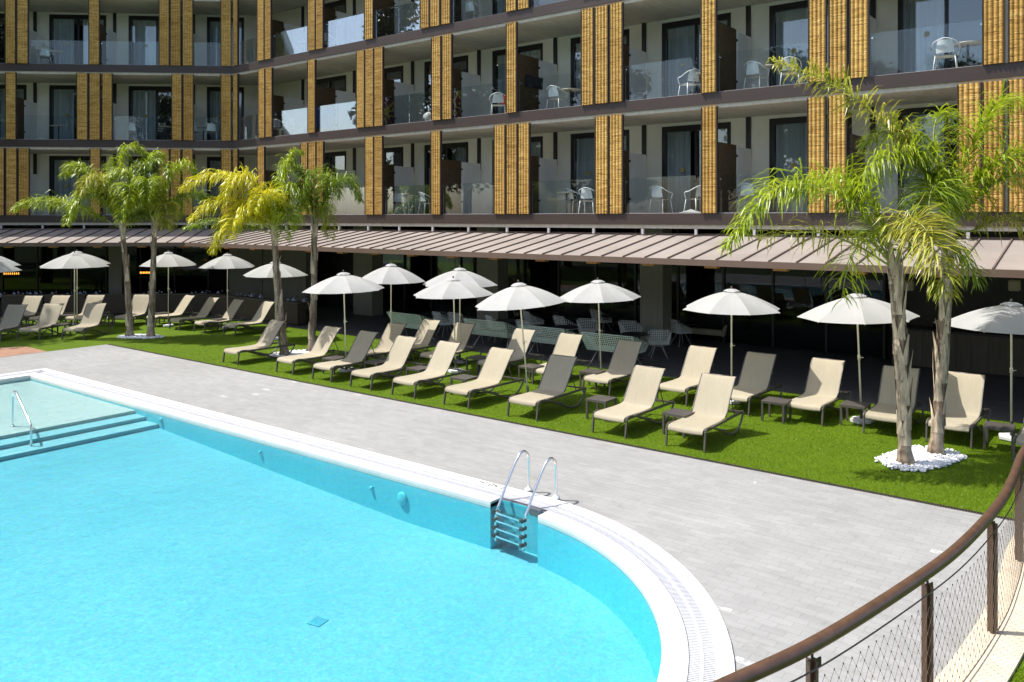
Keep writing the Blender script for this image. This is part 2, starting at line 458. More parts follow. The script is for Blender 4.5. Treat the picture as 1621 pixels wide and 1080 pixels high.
# ------------------------------------------------------------------ wings
D=21.25; QB=2.5
class Wing:
    def __init__(s,O,ang):
        s.O=O; s.ang=ang; s.ex=(math.cos(ang),math.sin(ang)); s.ey=(-math.sin(ang),math.cos(ang))
    def xy(s,p,q): return (s.O[0]+p*s.ex[0]+q*s.ey[0], s.O[1]+p*s.ex[1]+q*s.ey[1])
    def p(s,px,q=0.0):
        d=ray(px); O=s.xy(0,q)
        den=d[0]*s.ex[1]-d[1]*s.ex[0]
        k=(O[0]*s.ex[1]-O[1]*s.ex[0])/den
        return ((d[0]*k-O[0])*s.ex[0]+(d[1]*k-O[1])*s.ex[1])
    def box(s,mb,p0,p1,q0,q1,z0,z1):
        P=[s.xy(p0,q0),s.xy(p1,q0),s.xy(p1,q1),s.xy(p0,q1)]
        return mb.prism(P,z0,z1)
    def prism(s,mb,pq,z0,z1): return mb.prism([s.xy(*a) for a in pq],z0,z1)
r=ray(369); k=D/r[1]; OC=(r[0]*k,D)
WR=Wing(OC,0.0); WL=Wing(OC,TH+math.atan2(.0695,.9976))
MT=math.tan(WL.ang/2)
PR=40.0; PL=-34.0                    # ends of the wings
FL=[4.23,7.58,10.93,14.28,17.63]
def mit(W,q): return -MT*q if W is WR else MT*q
def span(W,q): return (mit(W,q),PR) if W is WR else (PL,mit(W,q))
def strip(W,mb,q0,q1,z0,z1):
    a0,b0=span(W,q0); a1,b1=span(W,q1)
    return W.prism(mb,[(a0,q0),(b0,q0),(b1,q1),(a1,q1)],z0,z1)

hotel=empty('hotel_building',(OC[0],OC[1],0))
tag(hotel,'dark banded hotel building with golden reed screens and glass balconies behind the pool lawn','building')
def part(mb,name,mat,parent=None,smooth=False,label=None):
    o=mb.build(name,mat,parent or hotel,smooth,world=True)
    if label: o['label']=label
    return o
for W in (WR,WL):
    for i,z in enumerate(FL):
        m=MB(); strip(W,m,0.0,4.4,z-.42,z); part(m,'floor_slab',M['concrete'])
        m=MB(); strip(W,m,-.035,-.001,z-.31,z+.015); part(m,'floor_band',M['fascia'])
    m=MB(); strip(W,m,0,.25,17.63,18.6); part(m,'parapet',M['wall'])
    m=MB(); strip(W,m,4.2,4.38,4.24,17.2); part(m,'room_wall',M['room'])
    # roof plate stops light falling into the rooms
    m=MB(); strip(W,m,4.4,10,17.2,17.6); part(m,'roof',M['concrete'])
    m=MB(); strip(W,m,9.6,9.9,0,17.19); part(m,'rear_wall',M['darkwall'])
    m=MB(); strip(W,m,4.4,9.6,3.9,4.2); part(m,'service_floor',M['concrete'])
# end wall of the right wing
# ---- rooms
slotR=[WR.p(x,QB) for x in (408,480,562,653.5,759,880,1020,1185,1382,1625)]
bay=(slotR[8]-slotR[1])/7
slotR=[slotR[4]+bay*(i-4) for i in range(0,15)]
slotL=[WL.p(x,QB) for x in (56,182)]
bayL=slotL[1]-slotL[0]
slotL=[slotL[0]+bayL*i for i in range(-4,3)]
slotL=[p for p in slotL if p>PL]
win_src={}
def window_frame(wd,ht):
    key=(round(wd,2),round(ht,2))
    if key in win_src: return win_src[key]
    m=MB(); t=.13
    m.box(0,wd,0,.12,ht-.19,ht); m.box(0,wd,0,.12,0,.06)
    m.box(0,t,0,.12,.06,ht-.19); m.box(wd-t,wd,0,.12,.06,ht-.19); m.box(wd*.5-.045,wd*.5+.045,.02,.10,.06,ht-.19)
    me=bpy.data.meshes.new('window'); me.from_pydata(m.v,[],m.f); me.materials.append(M['frame'])
    m=MB(); m.box(t,wd*.5-.045,.05,.06,.06,ht-.19); m.box(wd*.5+.045,wd-t,.05,.06,.06,ht-.19)
    mp=bpy.data.meshes.new('pane'); mp.from_pydata(m.v,[],m.f); mp.materials.append(M['pane'])
    cur=[]
    for (a,b) in ((.06,.94),(.05,.40),(.56,.95),(.05,.46),(.30,.95)):
        c=MB(); n=int((b-a)*wd*22)
        def fn(u,v,a=a,b=b,n=n):
            x=(a+(b-a)*u)*wd
            return (x,.17+.035*math.sin(u*n*1.05+.8*math.sin(u*17))+.012*math.sin(u*61),.03+v*(ht-.1))
        c.grid(fn,n*3,1)
        mc=bpy.data.meshes.new('curtain'); mc.from_pydata(c.v,[],c.f); mc.materials.append(M['curtain'])
        mc.polygons.foreach_set('use_smooth',[True]*len(mc.polygons)); cur.append(mc)
    m=MB(); m.lathe([(.07,0),(.07,.004)],14)
    ms=bpy.data.meshes.new('sticker'); 
    vs=[(v[0],-v[2],v[1]) for v in m.v]; ms.from_pydata(vs,[],m.f); ms.materials.append(M['sticker'])
    win_src[key]=(me,mp,cur,ms); return win_src[key]
def mobj(name,me,parent,loc=(0,0,0),rz=0):
    o=bpy.data.objects.new(name,me); COL.objects.link(o); setparent(o,parent); o.location=loc; o.rotation_euler=(0,0,rz); return o
def rel(W,p,q,z):
    x,y=W.xy(p,q); return (x-OC[0],y-OC[1],z)
HT=3.35-.42
rr=random.Random(3)
nd=0
for W,slots,w0,w1 in ((WR,slotR,.62,.56),(WL,slotL,.62,.40)):
    for L in range(3):
        z=FL[L]
        edges=[]
        for i,p in enumerate(slots):
            nb=(slots[i+1]-p) if i+1<len(slots) else (bay if W is WR else bayL)
            a,b=p+w0,p+nb-w1
            lim=span(W,QB)
            if W is WL and b>lim[1]-.15: b=lim[1]-1.9 if i==len(slots)-1 else b
            if W is WL and i==len(slots)-1: a,b=p+w0, p+w0+1.75
            edges.append((a,b))
        a0,b0=span(W,QB)
        # back wall piers
        cur=a0; m=MB()
        eds=[e for e in edges if e[0]>a0-.01 and e[1]<b0+.01]
        if W is WR:
            # the first, corner bay keeps only the end of its window
            eds=[(a0+.25,slots[0]-.30)]+eds if slots[0]-.3>a0+.5 else eds
        for (a,b) in eds:
            if a>cur: W.box(m,cur,a,QB,QB+.16,z+.001,z+HT-.001)
            W.box(m,a,b,QB,QB+.16,z+HT-.10,z+HT-.001)
            cur=b
        W.box(m,cur,b0,QB,QB+.16,z+.001,z+HT-.001)
        part(m,'back_wall',M['wall'])
        for (a,b) in eds:
            wd=b-a; ht=HT-.10
            me,mp,curm,ms=window_frame(wd,ht)
            wn=mobj('window',me,hotel,rel(W,a,QB+.02,z+.002),W.ang)
            mobj('pane',mp,wn)
            ci=rr.choice((0,0,0,0,1,3))
            mobj('curtain',curm[ci],wn)
            if ci in(1,) : mobj('curtain',curm[2],wn)
            mobj('sticker',ms,wn,(wd*.30,.046,1.42))
        # recess light strips and dividers
        for i,p in enumerate(slots):
            if not (a0+.2<p<b0-.2): continue
            m=MB(); W.box(m,p-.07,p+.07,QB-.06,QB-.002,z+1.75,z+HT-.003); part(m,'wall_fin',M['frame'])
            m=MB(); W.box(m,p+.02,p+.10,1.38,QB-.065,z+.06,z+1.95)
            dv=part(m,'balcony_divider',M['divider'])
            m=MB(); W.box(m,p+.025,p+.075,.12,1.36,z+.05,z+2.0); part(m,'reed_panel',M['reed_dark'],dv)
            m=MB()
            for zz in (.45,1.65): W.box(m,p+.0,p+.105,1.33,1.41,z+zz,z+zz+.07)
            part(m,'hinge',M['blackmetal'],dv)
# ---- reed screens
m=MB(); SW=.44; SH=HT+.02
prof=[]
nb=4
for kx in range(nb*8+1):
    x=kx/(nb*8)*SW; ph=(kx%8)/8*PI if kx<nb*8 else 0
    prof.append((x,-.012-.030*math.sin(ph)))
n=len(prof)
vs=[(x,y,0) for x,y in prof]+[(x,y,SH) for x,y in prof]+[(0,.03,0),(SW,.03,0),(0,.03,SH),(SW,.03,SH)]
fs=[(i,i+1,n+i+1,n+i) for i in range(n-1)]
fs+=[(2*n+1,2*n,2*n+2,2*n+3),(2*n,0,n,2*n+2),(n-1,2*n+1,2*n+3,2*n-1)]
fs+=[tuple([2*n,2*n+1]+list(range(n-1,-1,-1))), tuple([2*n+3,2*n+2]+list(range(n,2*n)))]
reed_me=bpy.data.meshes.new('reed_screen'); reed_me.from_pydata(vs,[],fs); reed_me.materials.append(M['reed'])
m=MB(); m.box(-.016,-.001,-.05,.035,-.002,SH); m.box(SW+.001,SW+.016,-.05,.035,-.002,SH); m.box(-.016,SW+.016,.031,.045,.0,SH)
rf_me=bpy.data.meshes.new('screen_frame'); rf_me.from_pydata(m.v,[],m.f); rf_me.materials.append(M['fascia'])
screens={ (WR,2):[(410,421),(421.5,432),(490,502),(502.5,514.6),(579.7,594),(668,682.6),(683.4,699.5),(701,716),(803,820.7),(822,840.7),(923,943),(944,966),(967,988),(1112,1137),(1282,1311),(1314,1344),(1347,1378),(1520,1556),(1557,1593)],
 (WR,1):[(411.7,422),(422.8,433.7),(490,502),(567,580),(580.7,594.5),(595,609.5),(686,701),(702.6,718.4),(804,821),(922.6,943),(944.4,966),(967.8,988.8),(1112,1137),(1282,1311),(1314,1344),(1347,1378),(1556.7,1593),(1597.5,1634),(1639,1677)],
 (WR,0):[(410,422),(479,490),(490.7,503),(503.7,515),(580.7,594.5),(595,608.7),(685,700.8),(785,803),(804,822),(823,841.5),(944.7,966),(967,989),(1113,1138),(1280.5,1310),(1313,1343),(1517.5,1556),(1557,1593),(1597,1634)],
 (WL,2):[(10,27),(28.5,47),(142,159.5),(253,269.7),(271,288),(290,307),(350.6,367.7)],
 (WL,1):[(10.4,27.7),(123,141),(142.6,160.8),(163,179.7),(273,289.6),(291,308),(350.6,367.7)],
 (WL,0):[(-7,9),(11,29),(30.6,48.5),(144,161),(253,269.7),(271,288),(290,307),(351,368)]}
openings={}
for (W,L),lst in screens.items():
    ps=[(W.p(a),W.p(b)) for a,b in lst]
    if W is WR: ps.insert(0,(.12,.50))
    for a,b in ps:
        c=(a+b)/2; wd=max(.36,min(.52,(b-a)))
        o=mobj('reed_screen',reed_me,hotel,rel(W,c-wd*.5,-.055,FL[L]+.02),W.ang); o.scale=(wd/(SW+.034),1,1)
        mobj('screen_frame',rf_me,o)
    # openings between screens get glass
    ed=sorted(ps); ops=[]
    for (a,b),(c2,d) in zip(ed,ed[1:]):
        if c2-b>.3: ops.append((b+.01,c2-.01))
    if W is WL: ops.append((ed[0][0]-2.8,ed[0][0]-.02))
    openings[(W,L)]=ops
    for a,b in ops:
        m=MB(); z=FL[L]+.03
        nseg=max(1,round((b-a)/1.35)); st=(b-a)/nseg
        for j in range(nseg):
            W.box(m,a+j*st+.004,a+(j+1)*st-.004,.02,.034,z,z+1.05)
        g=part(m,'balcony_glass',M['balglass'])
        m=MB()
        for xx in (a+.03,b-.03): W.box(m,xx-.02,xx+.02,.005,.05,z+.92,z+.95)
        part(m,'glass_clip',M['chrome'],g)
        m=MB(); W.box(m,a,b,.0,.06,FL[L]+.001,FL[L]+.029); part(m,'glass_channel',M['postgrey'],g)
# ---- canopy
QC=-2.99; ZC=3.10; QT=.14; ZT=3.62
def cz(q): return ZC+(ZT-ZC)*(q-QC)/(QT-QC)
for W in (WR,WL):
    a0,b0=span(W,QC); a1,b1=span(W,QT); 
    P=[W.xy(a0,QC),W.xy(b0,QC),W.xy(b1,QT),W.xy(a1,QT)]
    m=MB(); th=.05
    vs=[(P[0][0],P[0][1],ZC),(P[1][0],P[1][1],ZC),(P[2][0],P[2][1],ZT),(P[3][0],P[3][1],ZT)]
    vs+= [(x,y,z-th) for x,y,z in vs]
    m.add(vs,[(0,1,2,3),(7,6,5,4),(0,4,5,1),(1,5,6,2),(2,6,7,3),(3,7,4,0)])
    cr=part(m,'canopy_roof',M['canopy'])
    m=MB(); strip(W,m,QC-.035,QC-.002,ZC-.14,ZC+.012); part(m,'canopy_fascia',M['cfascia'],cr)
    m=MB(); strip(W,m,QT,QT+.05,ZT-.12,ZT+.05); part(m,'canopy_flashing',M['cfascia'],cr)
    # standing seams
    m=MB(); sp=.635
    p0=WR.p(1056.4,QC) if W is WR else WL.p(35,QC)
    i=-80
    while i<120:
        p=p0+i*sp; i+=1
        qa,qb=QC+.01,QT
        if W is WR:
            if p>PR or p<mit(W,QC): continue
            # clip to the valley line p=-MT*q
            if p<-MT*qa+.0: pass
            if p< mit(W,qa): continue
        else:
            if p<PL or p>mit(W,qb): continue
            if p>mit(W,qa): qa=p/MT
        if qb-qa<.05: continue
        x0,y0=W.xy(p,qa); x1,y1=W.xy(p,qb)
        m.bar((x0,y0,cz(qa)+.018),(x1,y1,cz(qb)+.018),.028,.040)
    part(m,'roof_seams',M['seam'],cr)
    # little posts up to the slab, wooden beam ends below
    px_posts=[868.7,939.8,1016.6,1103.2,1194.3] if W is WR else [2,69,133]
    pp=[W.p(x,-.07) for x in px_posts]; stp=(pp[-1]-pp[0])/(len(pp)-1)
    a1,b1=span(W,-.1)
    kk=-30
    while kk<30:
        p=pp[0]+kk*stp; kk+=1
        if not(a1+.2<p<b1-.2): continue
        m=MB(); W.box(m,p-.035,p+.035,-.10,-.04,ZT+.02,FL[0]-.43); part(m,'canopy_post',M['postgrey'],cr)
        m=MB(); W.box(m,p-.16,p+.16,QC+.10,QC+.30,ZC-.20,ZC-.06); part(m,'beam_end',M['woodblock'],cr)
        m=MB(); x0,y0=W.xy(p,QC+.3); x1,y1=W.xy(p,QT); m.bar((x0,y0,cz(QC+.3)-.14),(x1,y1,cz(QT)-.14),.08,.16); part(m,'canopy_rafter',M['planter'],cr)
# ---- ground floor
TQ=19.15-D
m=MB(); 
Pt=[WL.xy(PL,TQ),WL.xy(mit(WL,TQ),TQ),WR.xy(PR,TQ),WR.xy(PR,9.5),WL.xy(mit(WL,9.5),9.5),WL.xy(PL,9.5)]
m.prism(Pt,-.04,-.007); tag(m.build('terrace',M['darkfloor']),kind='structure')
for W,lst in ((WR,[(410,484),(555.6,589),(750,788),(1006.6,1049)]),(WL,[(172,193),(363,415)])):
    for a,b in lst:
        q0=2.1
        pa=W.p(a,q0); pb=W.p(b,q0)
        wd=max(.5,(pb-pa)-.15) if (b-a)<60 else (pb-pa)-.3
        if W is WR: pa,pb=pb-wd,pb
        m=MB(); W.box(m,pa,pb,q0,q0+.62,.01,FL[0]-.425); part(m,'column',M['column'])
# restaurant glazing
QG=4.1
for W in (WR,WL):
    a,b=span(W,QG)
    if W is WR: a,b=WR.p(600,QG),WR.p(1400,QG)
    else: a,b=PL+.5,WL.p(330,QG)
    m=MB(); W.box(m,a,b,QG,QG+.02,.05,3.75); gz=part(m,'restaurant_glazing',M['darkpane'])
    nn=int((b-a)/1.6)
    m=MB()
    for i in range(nn+1):
        p=a+(b-a)*i/nn; W.box(m,p-.035,p+.035,QG-.05,QG+.05,.02,3.79)
    W.box(m,a,b,QG-.04,QG+.04,2.75,2.83)
    part(m,'mullion',M['frame'],gz)
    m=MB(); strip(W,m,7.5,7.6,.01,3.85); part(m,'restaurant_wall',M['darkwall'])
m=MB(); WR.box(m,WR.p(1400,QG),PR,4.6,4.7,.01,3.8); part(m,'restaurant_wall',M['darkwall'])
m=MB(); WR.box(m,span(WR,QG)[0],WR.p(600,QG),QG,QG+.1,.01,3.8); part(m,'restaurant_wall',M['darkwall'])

# ------------------------------------------------------------------ ground, lawn, deck, pool
def poly_sheet(pts,z,name,mat,kind='structure'):
    m=MB(); m.add([(x,y,z) for x,y in pts],[tuple(range(len(pts)))]); o=m.build(name,mat); tag(o,kind=kind); return o
# pool outline (s,t)
PCX,PCY=-7.0,5.22; RO,RI=4.50,3.84; SL_O,SL_I=-23.5,-22.85
def outline(r,sl,n=48):
    pts=[(sl,PCY+r)]
    for i in range(n+1):
        a=PI/2-PI*i/n; pts.append((PCX+r*math.cos(a),PCY+r*math.sin(a)))
    pts.append((sl,PCY-r)); return pts
def ring(mb,r0,r1,s0,s1,z0,z1,n=48):
    A=outline(r0,s0,n); B=outline(r1,s1,n); k=len(A)
    vs=[(x,y,z1) for x,y in A]+[(x,y,z1) for x,y in B]+[(x,y,z0) for x,y in A]+[(x,y,z0) for x,y in B]
    fs=[]
    for i in range(k):
        j=(i+1)%k
        fs+=[(i,k+i,k+j,j),(2*k+i,2*k+j,3*k+j,3*k+i),(i,j,2*k+j,2*k+i),(k+i,3*k+i,3*k+j,k+j)]
    return mb.add(vs,fs)
# deck with a hole for the pool
def holed(outer,inner,z,name,mat):
    bm=bmesh.new()
    o=[bm.verts.new((x,y,z)) for x,y in outer]; i=[bm.verts.new((x,y,z)) for x,y in inner]
    es=[]
    for l in (o,i):
        for k in range(len(l)): es.append(bm.edges.new((l[k],l[(k+1)%len(l)])))
    bmesh.ops.triangle_fill(bm,use_beauty=True,use_dissolve=False,edges=es)
    for f in bm.faces:
        if f.normal.z<0: f.normal_flip()
    me=bpy.data.meshes.new(name); bm.to_mesh(me); bm.free(); me.materials.append(mat)
    ob=bpy.data.objects.new(name,me); COL.objects.link(ob); tag(ob,kind='structure'); return ob
DE=12.95; DS=-26.6
LC=outline(RO-.01,SL_O+.01)
holed([(DS,-7),(12,-7),(12,DE-.09),(DS,DE-.09)],LC,0.0,'pool_deck',M['deck'])
big=outline(RO+.6,SL_O-.6)
holed([(-300,-300),(300,-300),(300,300),(-300,300)],big,-.06,'ground',M['soil'])
# lawn
PLW=[WL.xy(PL,TQ-.004),WL.xy(mit(WL,TQ),TQ-.004),(14.0,D+TQ-.004)]
lawn=poly_sheet([(14,DE),(DS-.004,DE),(DS-.004,-6),(-60,-6)]+PLW[:1]+PLW[1:2]+[(14,D+TQ-.004)],-.012,'lawn',M['grass'])
# drain channel along the lawn edge
m=MB(); m.box(DS,12,DE-.085,DE-.07,-.03,.006); m.box(DS,12,DE-.012,DE-.003,-.03,.006)
x=DS
while x<12:
    m.box(x,x+.012,DE-.07,DE-.012,-.02,.003); x+=.036
m.box(DS,12,DE-.07,DE-.012,-.06,-.035)
tag(m.build('drain_channel',M['gutter']),kind='structure')
# terracotta pad
a=[ground(-60,556),ground(4,550.5),ground(42,549),ground(70,555.5),ground(5,563),ground(-60,571)]
a[4]=(DS-.01,a[4][1]); a[5]=(DS-.01,a[5][1]-.2); a[3]=(DS-.01,a[3][1])
poly_sheet(a,.004,'shower_pad',M['terracotta'])
# coping: outer kerb, grating, inner kerb (notched for the ladder)
fa=ground(837,779); fb=ground(880,792)
LXC=(fa[0]+fb[0])/2+.02
NX0,NX1=LXC-.43,LXC+.43
def inner_line(r):
    """two pieces of the water edge, either side of the ladder notch"""
    a0=math.acos(min(1,max(-1,(NX1-PCX)/r)))
    A=[(SL_I-(r-RI),PCY+r),(NX0,PCY+r)]
    B=[(PCX+r*math.cos(a0+(-PI/2-a0)*i/56),PCY+r*math.sin(a0+(-PI/2-a0)*i/56)) for i in range(57)]
    B+=[(SL_I-(r-RI),PCY-r)]
    return A,B
A0,B0=inner_line(RI); A1,B1=inner_line(RI+.25)
def band(mb,P,Q,z0,z1,cap=True):
    k=len(P)
    vs=[(x,y,z1) for x,y in P]+[(x,y,z1) for x,y in Q]+[(x,y,z0) for x,y in P]+[(x,y,z0) for x,y in Q]
    fs=[]
    for i in range(k-1):
        j=i+1; fs+=[(i,k+i,k+j,j),(2*k+i,2*k+j,3*k+j,3*k+i),(i,j,2*k+j,2*k+i),(k+i,3*k+i,3*k+j,k+j)]
    fs+=[(0,2*k,3*k,k),(k-1,2*k-1,4*k-1,3*k-1)]
    mb.add(vs,fs)
m=MB(); ring(m,RO-.17,RO,SL_O+.17,SL_O,-.05,.030)
band(m,A0,A1,-.075,.022)
band(m,B0+[A0[0]],B1+[A1[0]],-.075,.022)
tag(m.build('pool_coping',M['kerbwhite'],bevel=.006),kind='structure')
# joints + grate slats
m=MB()
def slat(x,y,dx,dy,nx,ny,l,wd,z):
    m.add([(x-dx*wd-nx*l,y-dy*wd-ny*l,z),(x+dx*wd-nx*l,y+dy*wd-ny*l,z),(x+dx*wd+nx*l,y+dy*wd+ny*l,z),(x-dx*wd+nx*l,y-dy*wd+ny*l,z)],[(0,1,2,3)])
rm=(RI+.25+RO-.17)/2; hl=(RO-.17-RI-.25)/2-.004
x=-23.0
while x<PCX:
    slat(x,PCY+rm,1,0,0,1,hl,.009,.020); x+=.030
na=int(PI*rm/.030)
for i in range(na+1):
    a=PI/2-PI*i/na; slat(PCX+rm*math.cos(a),PCY+rm*math.sin(a),-math.sin(a),math.cos(a),math.cos(a),math.sin(a),hl,.009,.020)
y=PCY-rm
while y<PCY+rm:
    slat(SL_O+.17+hl+.004,y,0,1,1,0,hl,.009,.020); y+=.030
A=outline(rm-.012,SL_I-.25-hl+.0,48); 
ring(m,rm-.014,rm+.014,SL_I-.25-hl+.01,SL_I-.25-hl-.01,.0,.0225)
tag(m.build('overflow_grate',M['grate']),kind='structure')
m=MB(); ring(m,RI+.252,RO-.172,SL_I-.252,SL_O+.172,-.12,-.012); tag(m.build('overflow_channel',M['channel']),kind='structure')
# basin (depths as they look through the water)
WZ=-.030
yn=PCY+RI+.25
inn=A0+[(NX0,yn-.002),(NX1,yn-.002)]+B0
n=len(inn)
def fz(x):
    a,b=-.34,-.66
    u=min(1,max(0,(x+16.6)/7.5)); return a+(b-a)*u
# floor: columns across the pool
xs=sorted(set([SL_I,-16.6,-14,-11.5,-9.1]+[p[0] for p in inn]))
m=MB(); NXs=60
def edge_t(x):
    if x<=PCX: return PCY-RI,(yn-.002 if NX0<x<NX1 else PCY+RI)
    h=math.sqrt(max(0,RI*RI-(x-PCX)**2)); return PCY-h,(yn-.002 if x<NX1 else PCY+h)
cols=[SL_I+ (PCX+RI-.002-SL_I)*i/120 for i in range(121)]
vs=[]; fs=[]
for i,x in enumerate(cols):
    a,b=edge_t(x); vs+=[(x,a,fz(x)),(x,b,fz(x))]
    if i: fs.append((2*i-2,2*i,2*i+1,2*i-1))
m.add(vs,fs); tag(m.build('pool_floor',M['poolfloor'],None,True),kind='structure')
m=MB()
for i in range(n):
    j=(i+1)%n; (x0,y0),(x1,y1)=inn[i],inn[j]
    seg=max(1,int(math.hypot(x1-x0,y1-y0)/1.0))
    for k in range(seg):
        xa,ya=x0+(x1-x0)*k/seg,y0+(y1-y0)*k/seg; xb,yb=x0+(x1-x0)*(k+1)/seg,y0+(y1-y0)*(k+1)/seg
        notch=(NX0-.01<=xa<=NX1+.01 and NX0-.01<=xb<=NX1+.01 and max(ya,yb)>PCY+RI-.15)
        zt=-.012 if notch else -.076
        m.add([(xa,ya,-.8),(xb,yb,-.8),(xb,yb,zt),(xa,ya,zt)],[(0,1,2,3)])
tag(m.build('pool_wall',M['poolwall_lit']),kind='structure')
m=MB(); S1=-17.45
m.box(SL_I+.003,S1,PCY-RI+.003,PCY+RI-.003,-.8,-.115); tag(m.build('pool_ledge',M['poolledge']),kind='structure')
m=MB(); m.box(S1+.002,S1+.46,PCY-RI+.003,PCY+RI-.003,-.8,-.185); m.box(S1+.464,S1+.98,PCY-RI+.003,PCY+RI-.003,-.8,-.265)
tag(m.build('pool_steps',M['poolstep']),kind='structure')
m=MB(); m.add([(x,y,WZ) for x,y in inn],[tuple(reversed(range(n)))])
tag(m.build('water',M['water']),kind='structure')

# small fittings in the pool
g=ground(503,981,-.63)
m=MB(); m.box(-.09,.09,-.09,.09,0,.006)
o=m.build('pool_drain',m_tile('drain_grid',(.05,.31,.41),(.07,.39,.49))); o.location=(g[0],g[1],fz(g[0])+.002); o.rotation_euler=(0,0,R(12)); tag(o,'small square blue drain grid on the pool floor','drain')
for px,r_,nm,lab in ((638,.10,'pool_light','round pool light in the far wall left of the ladder'),(589,.035,'water_inlet','small white inlet in the far wall beside the pool light'),(413,.035,'water_inlet','small white inlet at the middle of the far pool wall'),(256,.05,'water_inlet','small white inlet in the far pool wall right of the steps')):
    a=(px-810.5)/F; Y=(PCY+RI)/(sn*a+cs); x,y=c2w(a*Y,Y)
    m=MB(); m.lathe([(r_,0),(r_,.03),(r_*.75,.045)],18); m.v=[(v[0],-v[2],v[1]) for v in m.v]
    o=m.build(nm,M['poolwall_lit'],None,True); o.location=(x,PCY+RI-.001,fz(x)*.45); tag(o,lab,'pool fitting')
fc=bpy.data.curves.new('depth_figures','FONT'); fc.body='1.50 m'; fc.size=.19; fc.align_x='CENTER'; fc.align_y='CENTER'
fo=bpy.data.objects.new('depth_tmp',fc); COL.objects.link(fo); bpy.context.view_layer.update()
fm=bpy.data.meshes.new_from_object(fo.evaluated_get(bpy.context.evaluated_depsgraph_get())); bpy.data.objects.remove(fo)
fm.materials.clear(); fm.materials.append(M['black'])
fo=bpy.data.objects.new('depth_marker',fm); COL.objects.link(fo); x=ground(782,770)[0]; fo.location=(x,PCY+RO-.085,.0325); fo.rotation_euler=(0,0,PI)
tag(fo,'small black depth figures on the outer coping left of the ladder','depth marker')

# ------------------------------------------------------------------ pool ladder, handrail
def arc_pts(pts,n=6):
    """smooth polyline through points (Catmull-Rom)"""
    P=[Vector(p) for p in pts]; P=[P[0]*2-P[1]]+P+[P[-1]*2-P[-2]]; out=[]
    for i in range(1,len(P)-2):
        for k in range(n):
            t=k/n; a,b,c,d=P[i-1],P[i],P[i+1],P[i+2]
            out.append(.5*((2*b)+(c-a)*t+(2*a-5*b+4*c-d)*t*t+(3*b-a-3*c+d)*t**3))
    out.append(P[-2]); return out
lad=empty('pool_ladder',((fa[0]+fb[0])/2,(fa[1]+fb[1])/2,0)); tag(lad,'chrome pool ladder with two looped handrails hooked over the curved white coping','ladder')
lx=math.hypot(fb[0]-fa[0],fb[1]-fa[1])/2
lad.rotation_euler=(0,0,math.atan2(fb[1]-fa[1],fb[0]-fa[0]))
for s in (-1,1):
    m=MB(); pts=[(s*lx,0,0),(s*lx,0,.46),(s*lx,-.02,.56),(s*lx,-.08,.62),(s*lx,-.15,.63),(s*lx,-.23,.58),(s*lx,-.36,.42),(s*lx,-.62,.02),(s*lx,-.70,-.10),(s*lx,-.72,-.25),(s*lx,-.72,-.52)]
    m.tube(arc_pts(pts,5),.021,10); rl=m.build('handrail',M['chrome'],lad,True)
    m=MB(); m.lathe([(.06,.0),(.06,.02),(.03,.045),(.023,.05)],14,(s*lx,0,.026)); m.build('foot_flange',M['white_plastic'],rl,True)
for i in range(4):
    m=MB(); z=-.10-.112*i; m.box(-lx,lx,-.76,-.68,z-.012,z+.012); st=m.build('step',M['chrome'],lad)
    m=MB()
    for s in (-1,1): m.box(s*lx-.024,s*lx+.024,-.775,-.665,z-.022,z+.022)
    m.build('step_bracket',M['blackmetal'],st)
ha=ground(20,668,-.02); hb=ground(49,686,-.02)
hr=empty('pool_handrail',(ha[0],ha[1],0)); tag(hr,'chrome grab rail rising from the shallow ledge beside the pool steps','handrail')
d=(hb[0]-ha[0],hb[1]-ha[1])
m=MB(); q=lambda u,z:(d[0]*u,d[1]*u,z)
m.tube(arc_pts([q(0,-.12),q(0,.42),q(.02,.54),q(.12,.61),q(.24,.58),q(.5,.43),q(.93,.17),q(1.0,.06),q(1.0,-.26)],5),.022,10); m.build('rail',M['chrome'],hr,True)
m=MB(); m.lathe([(.05,-.115),(.05,-.10),(.024,-.09)],12); m.build('foot_flange',M['chrome'],hr,True)

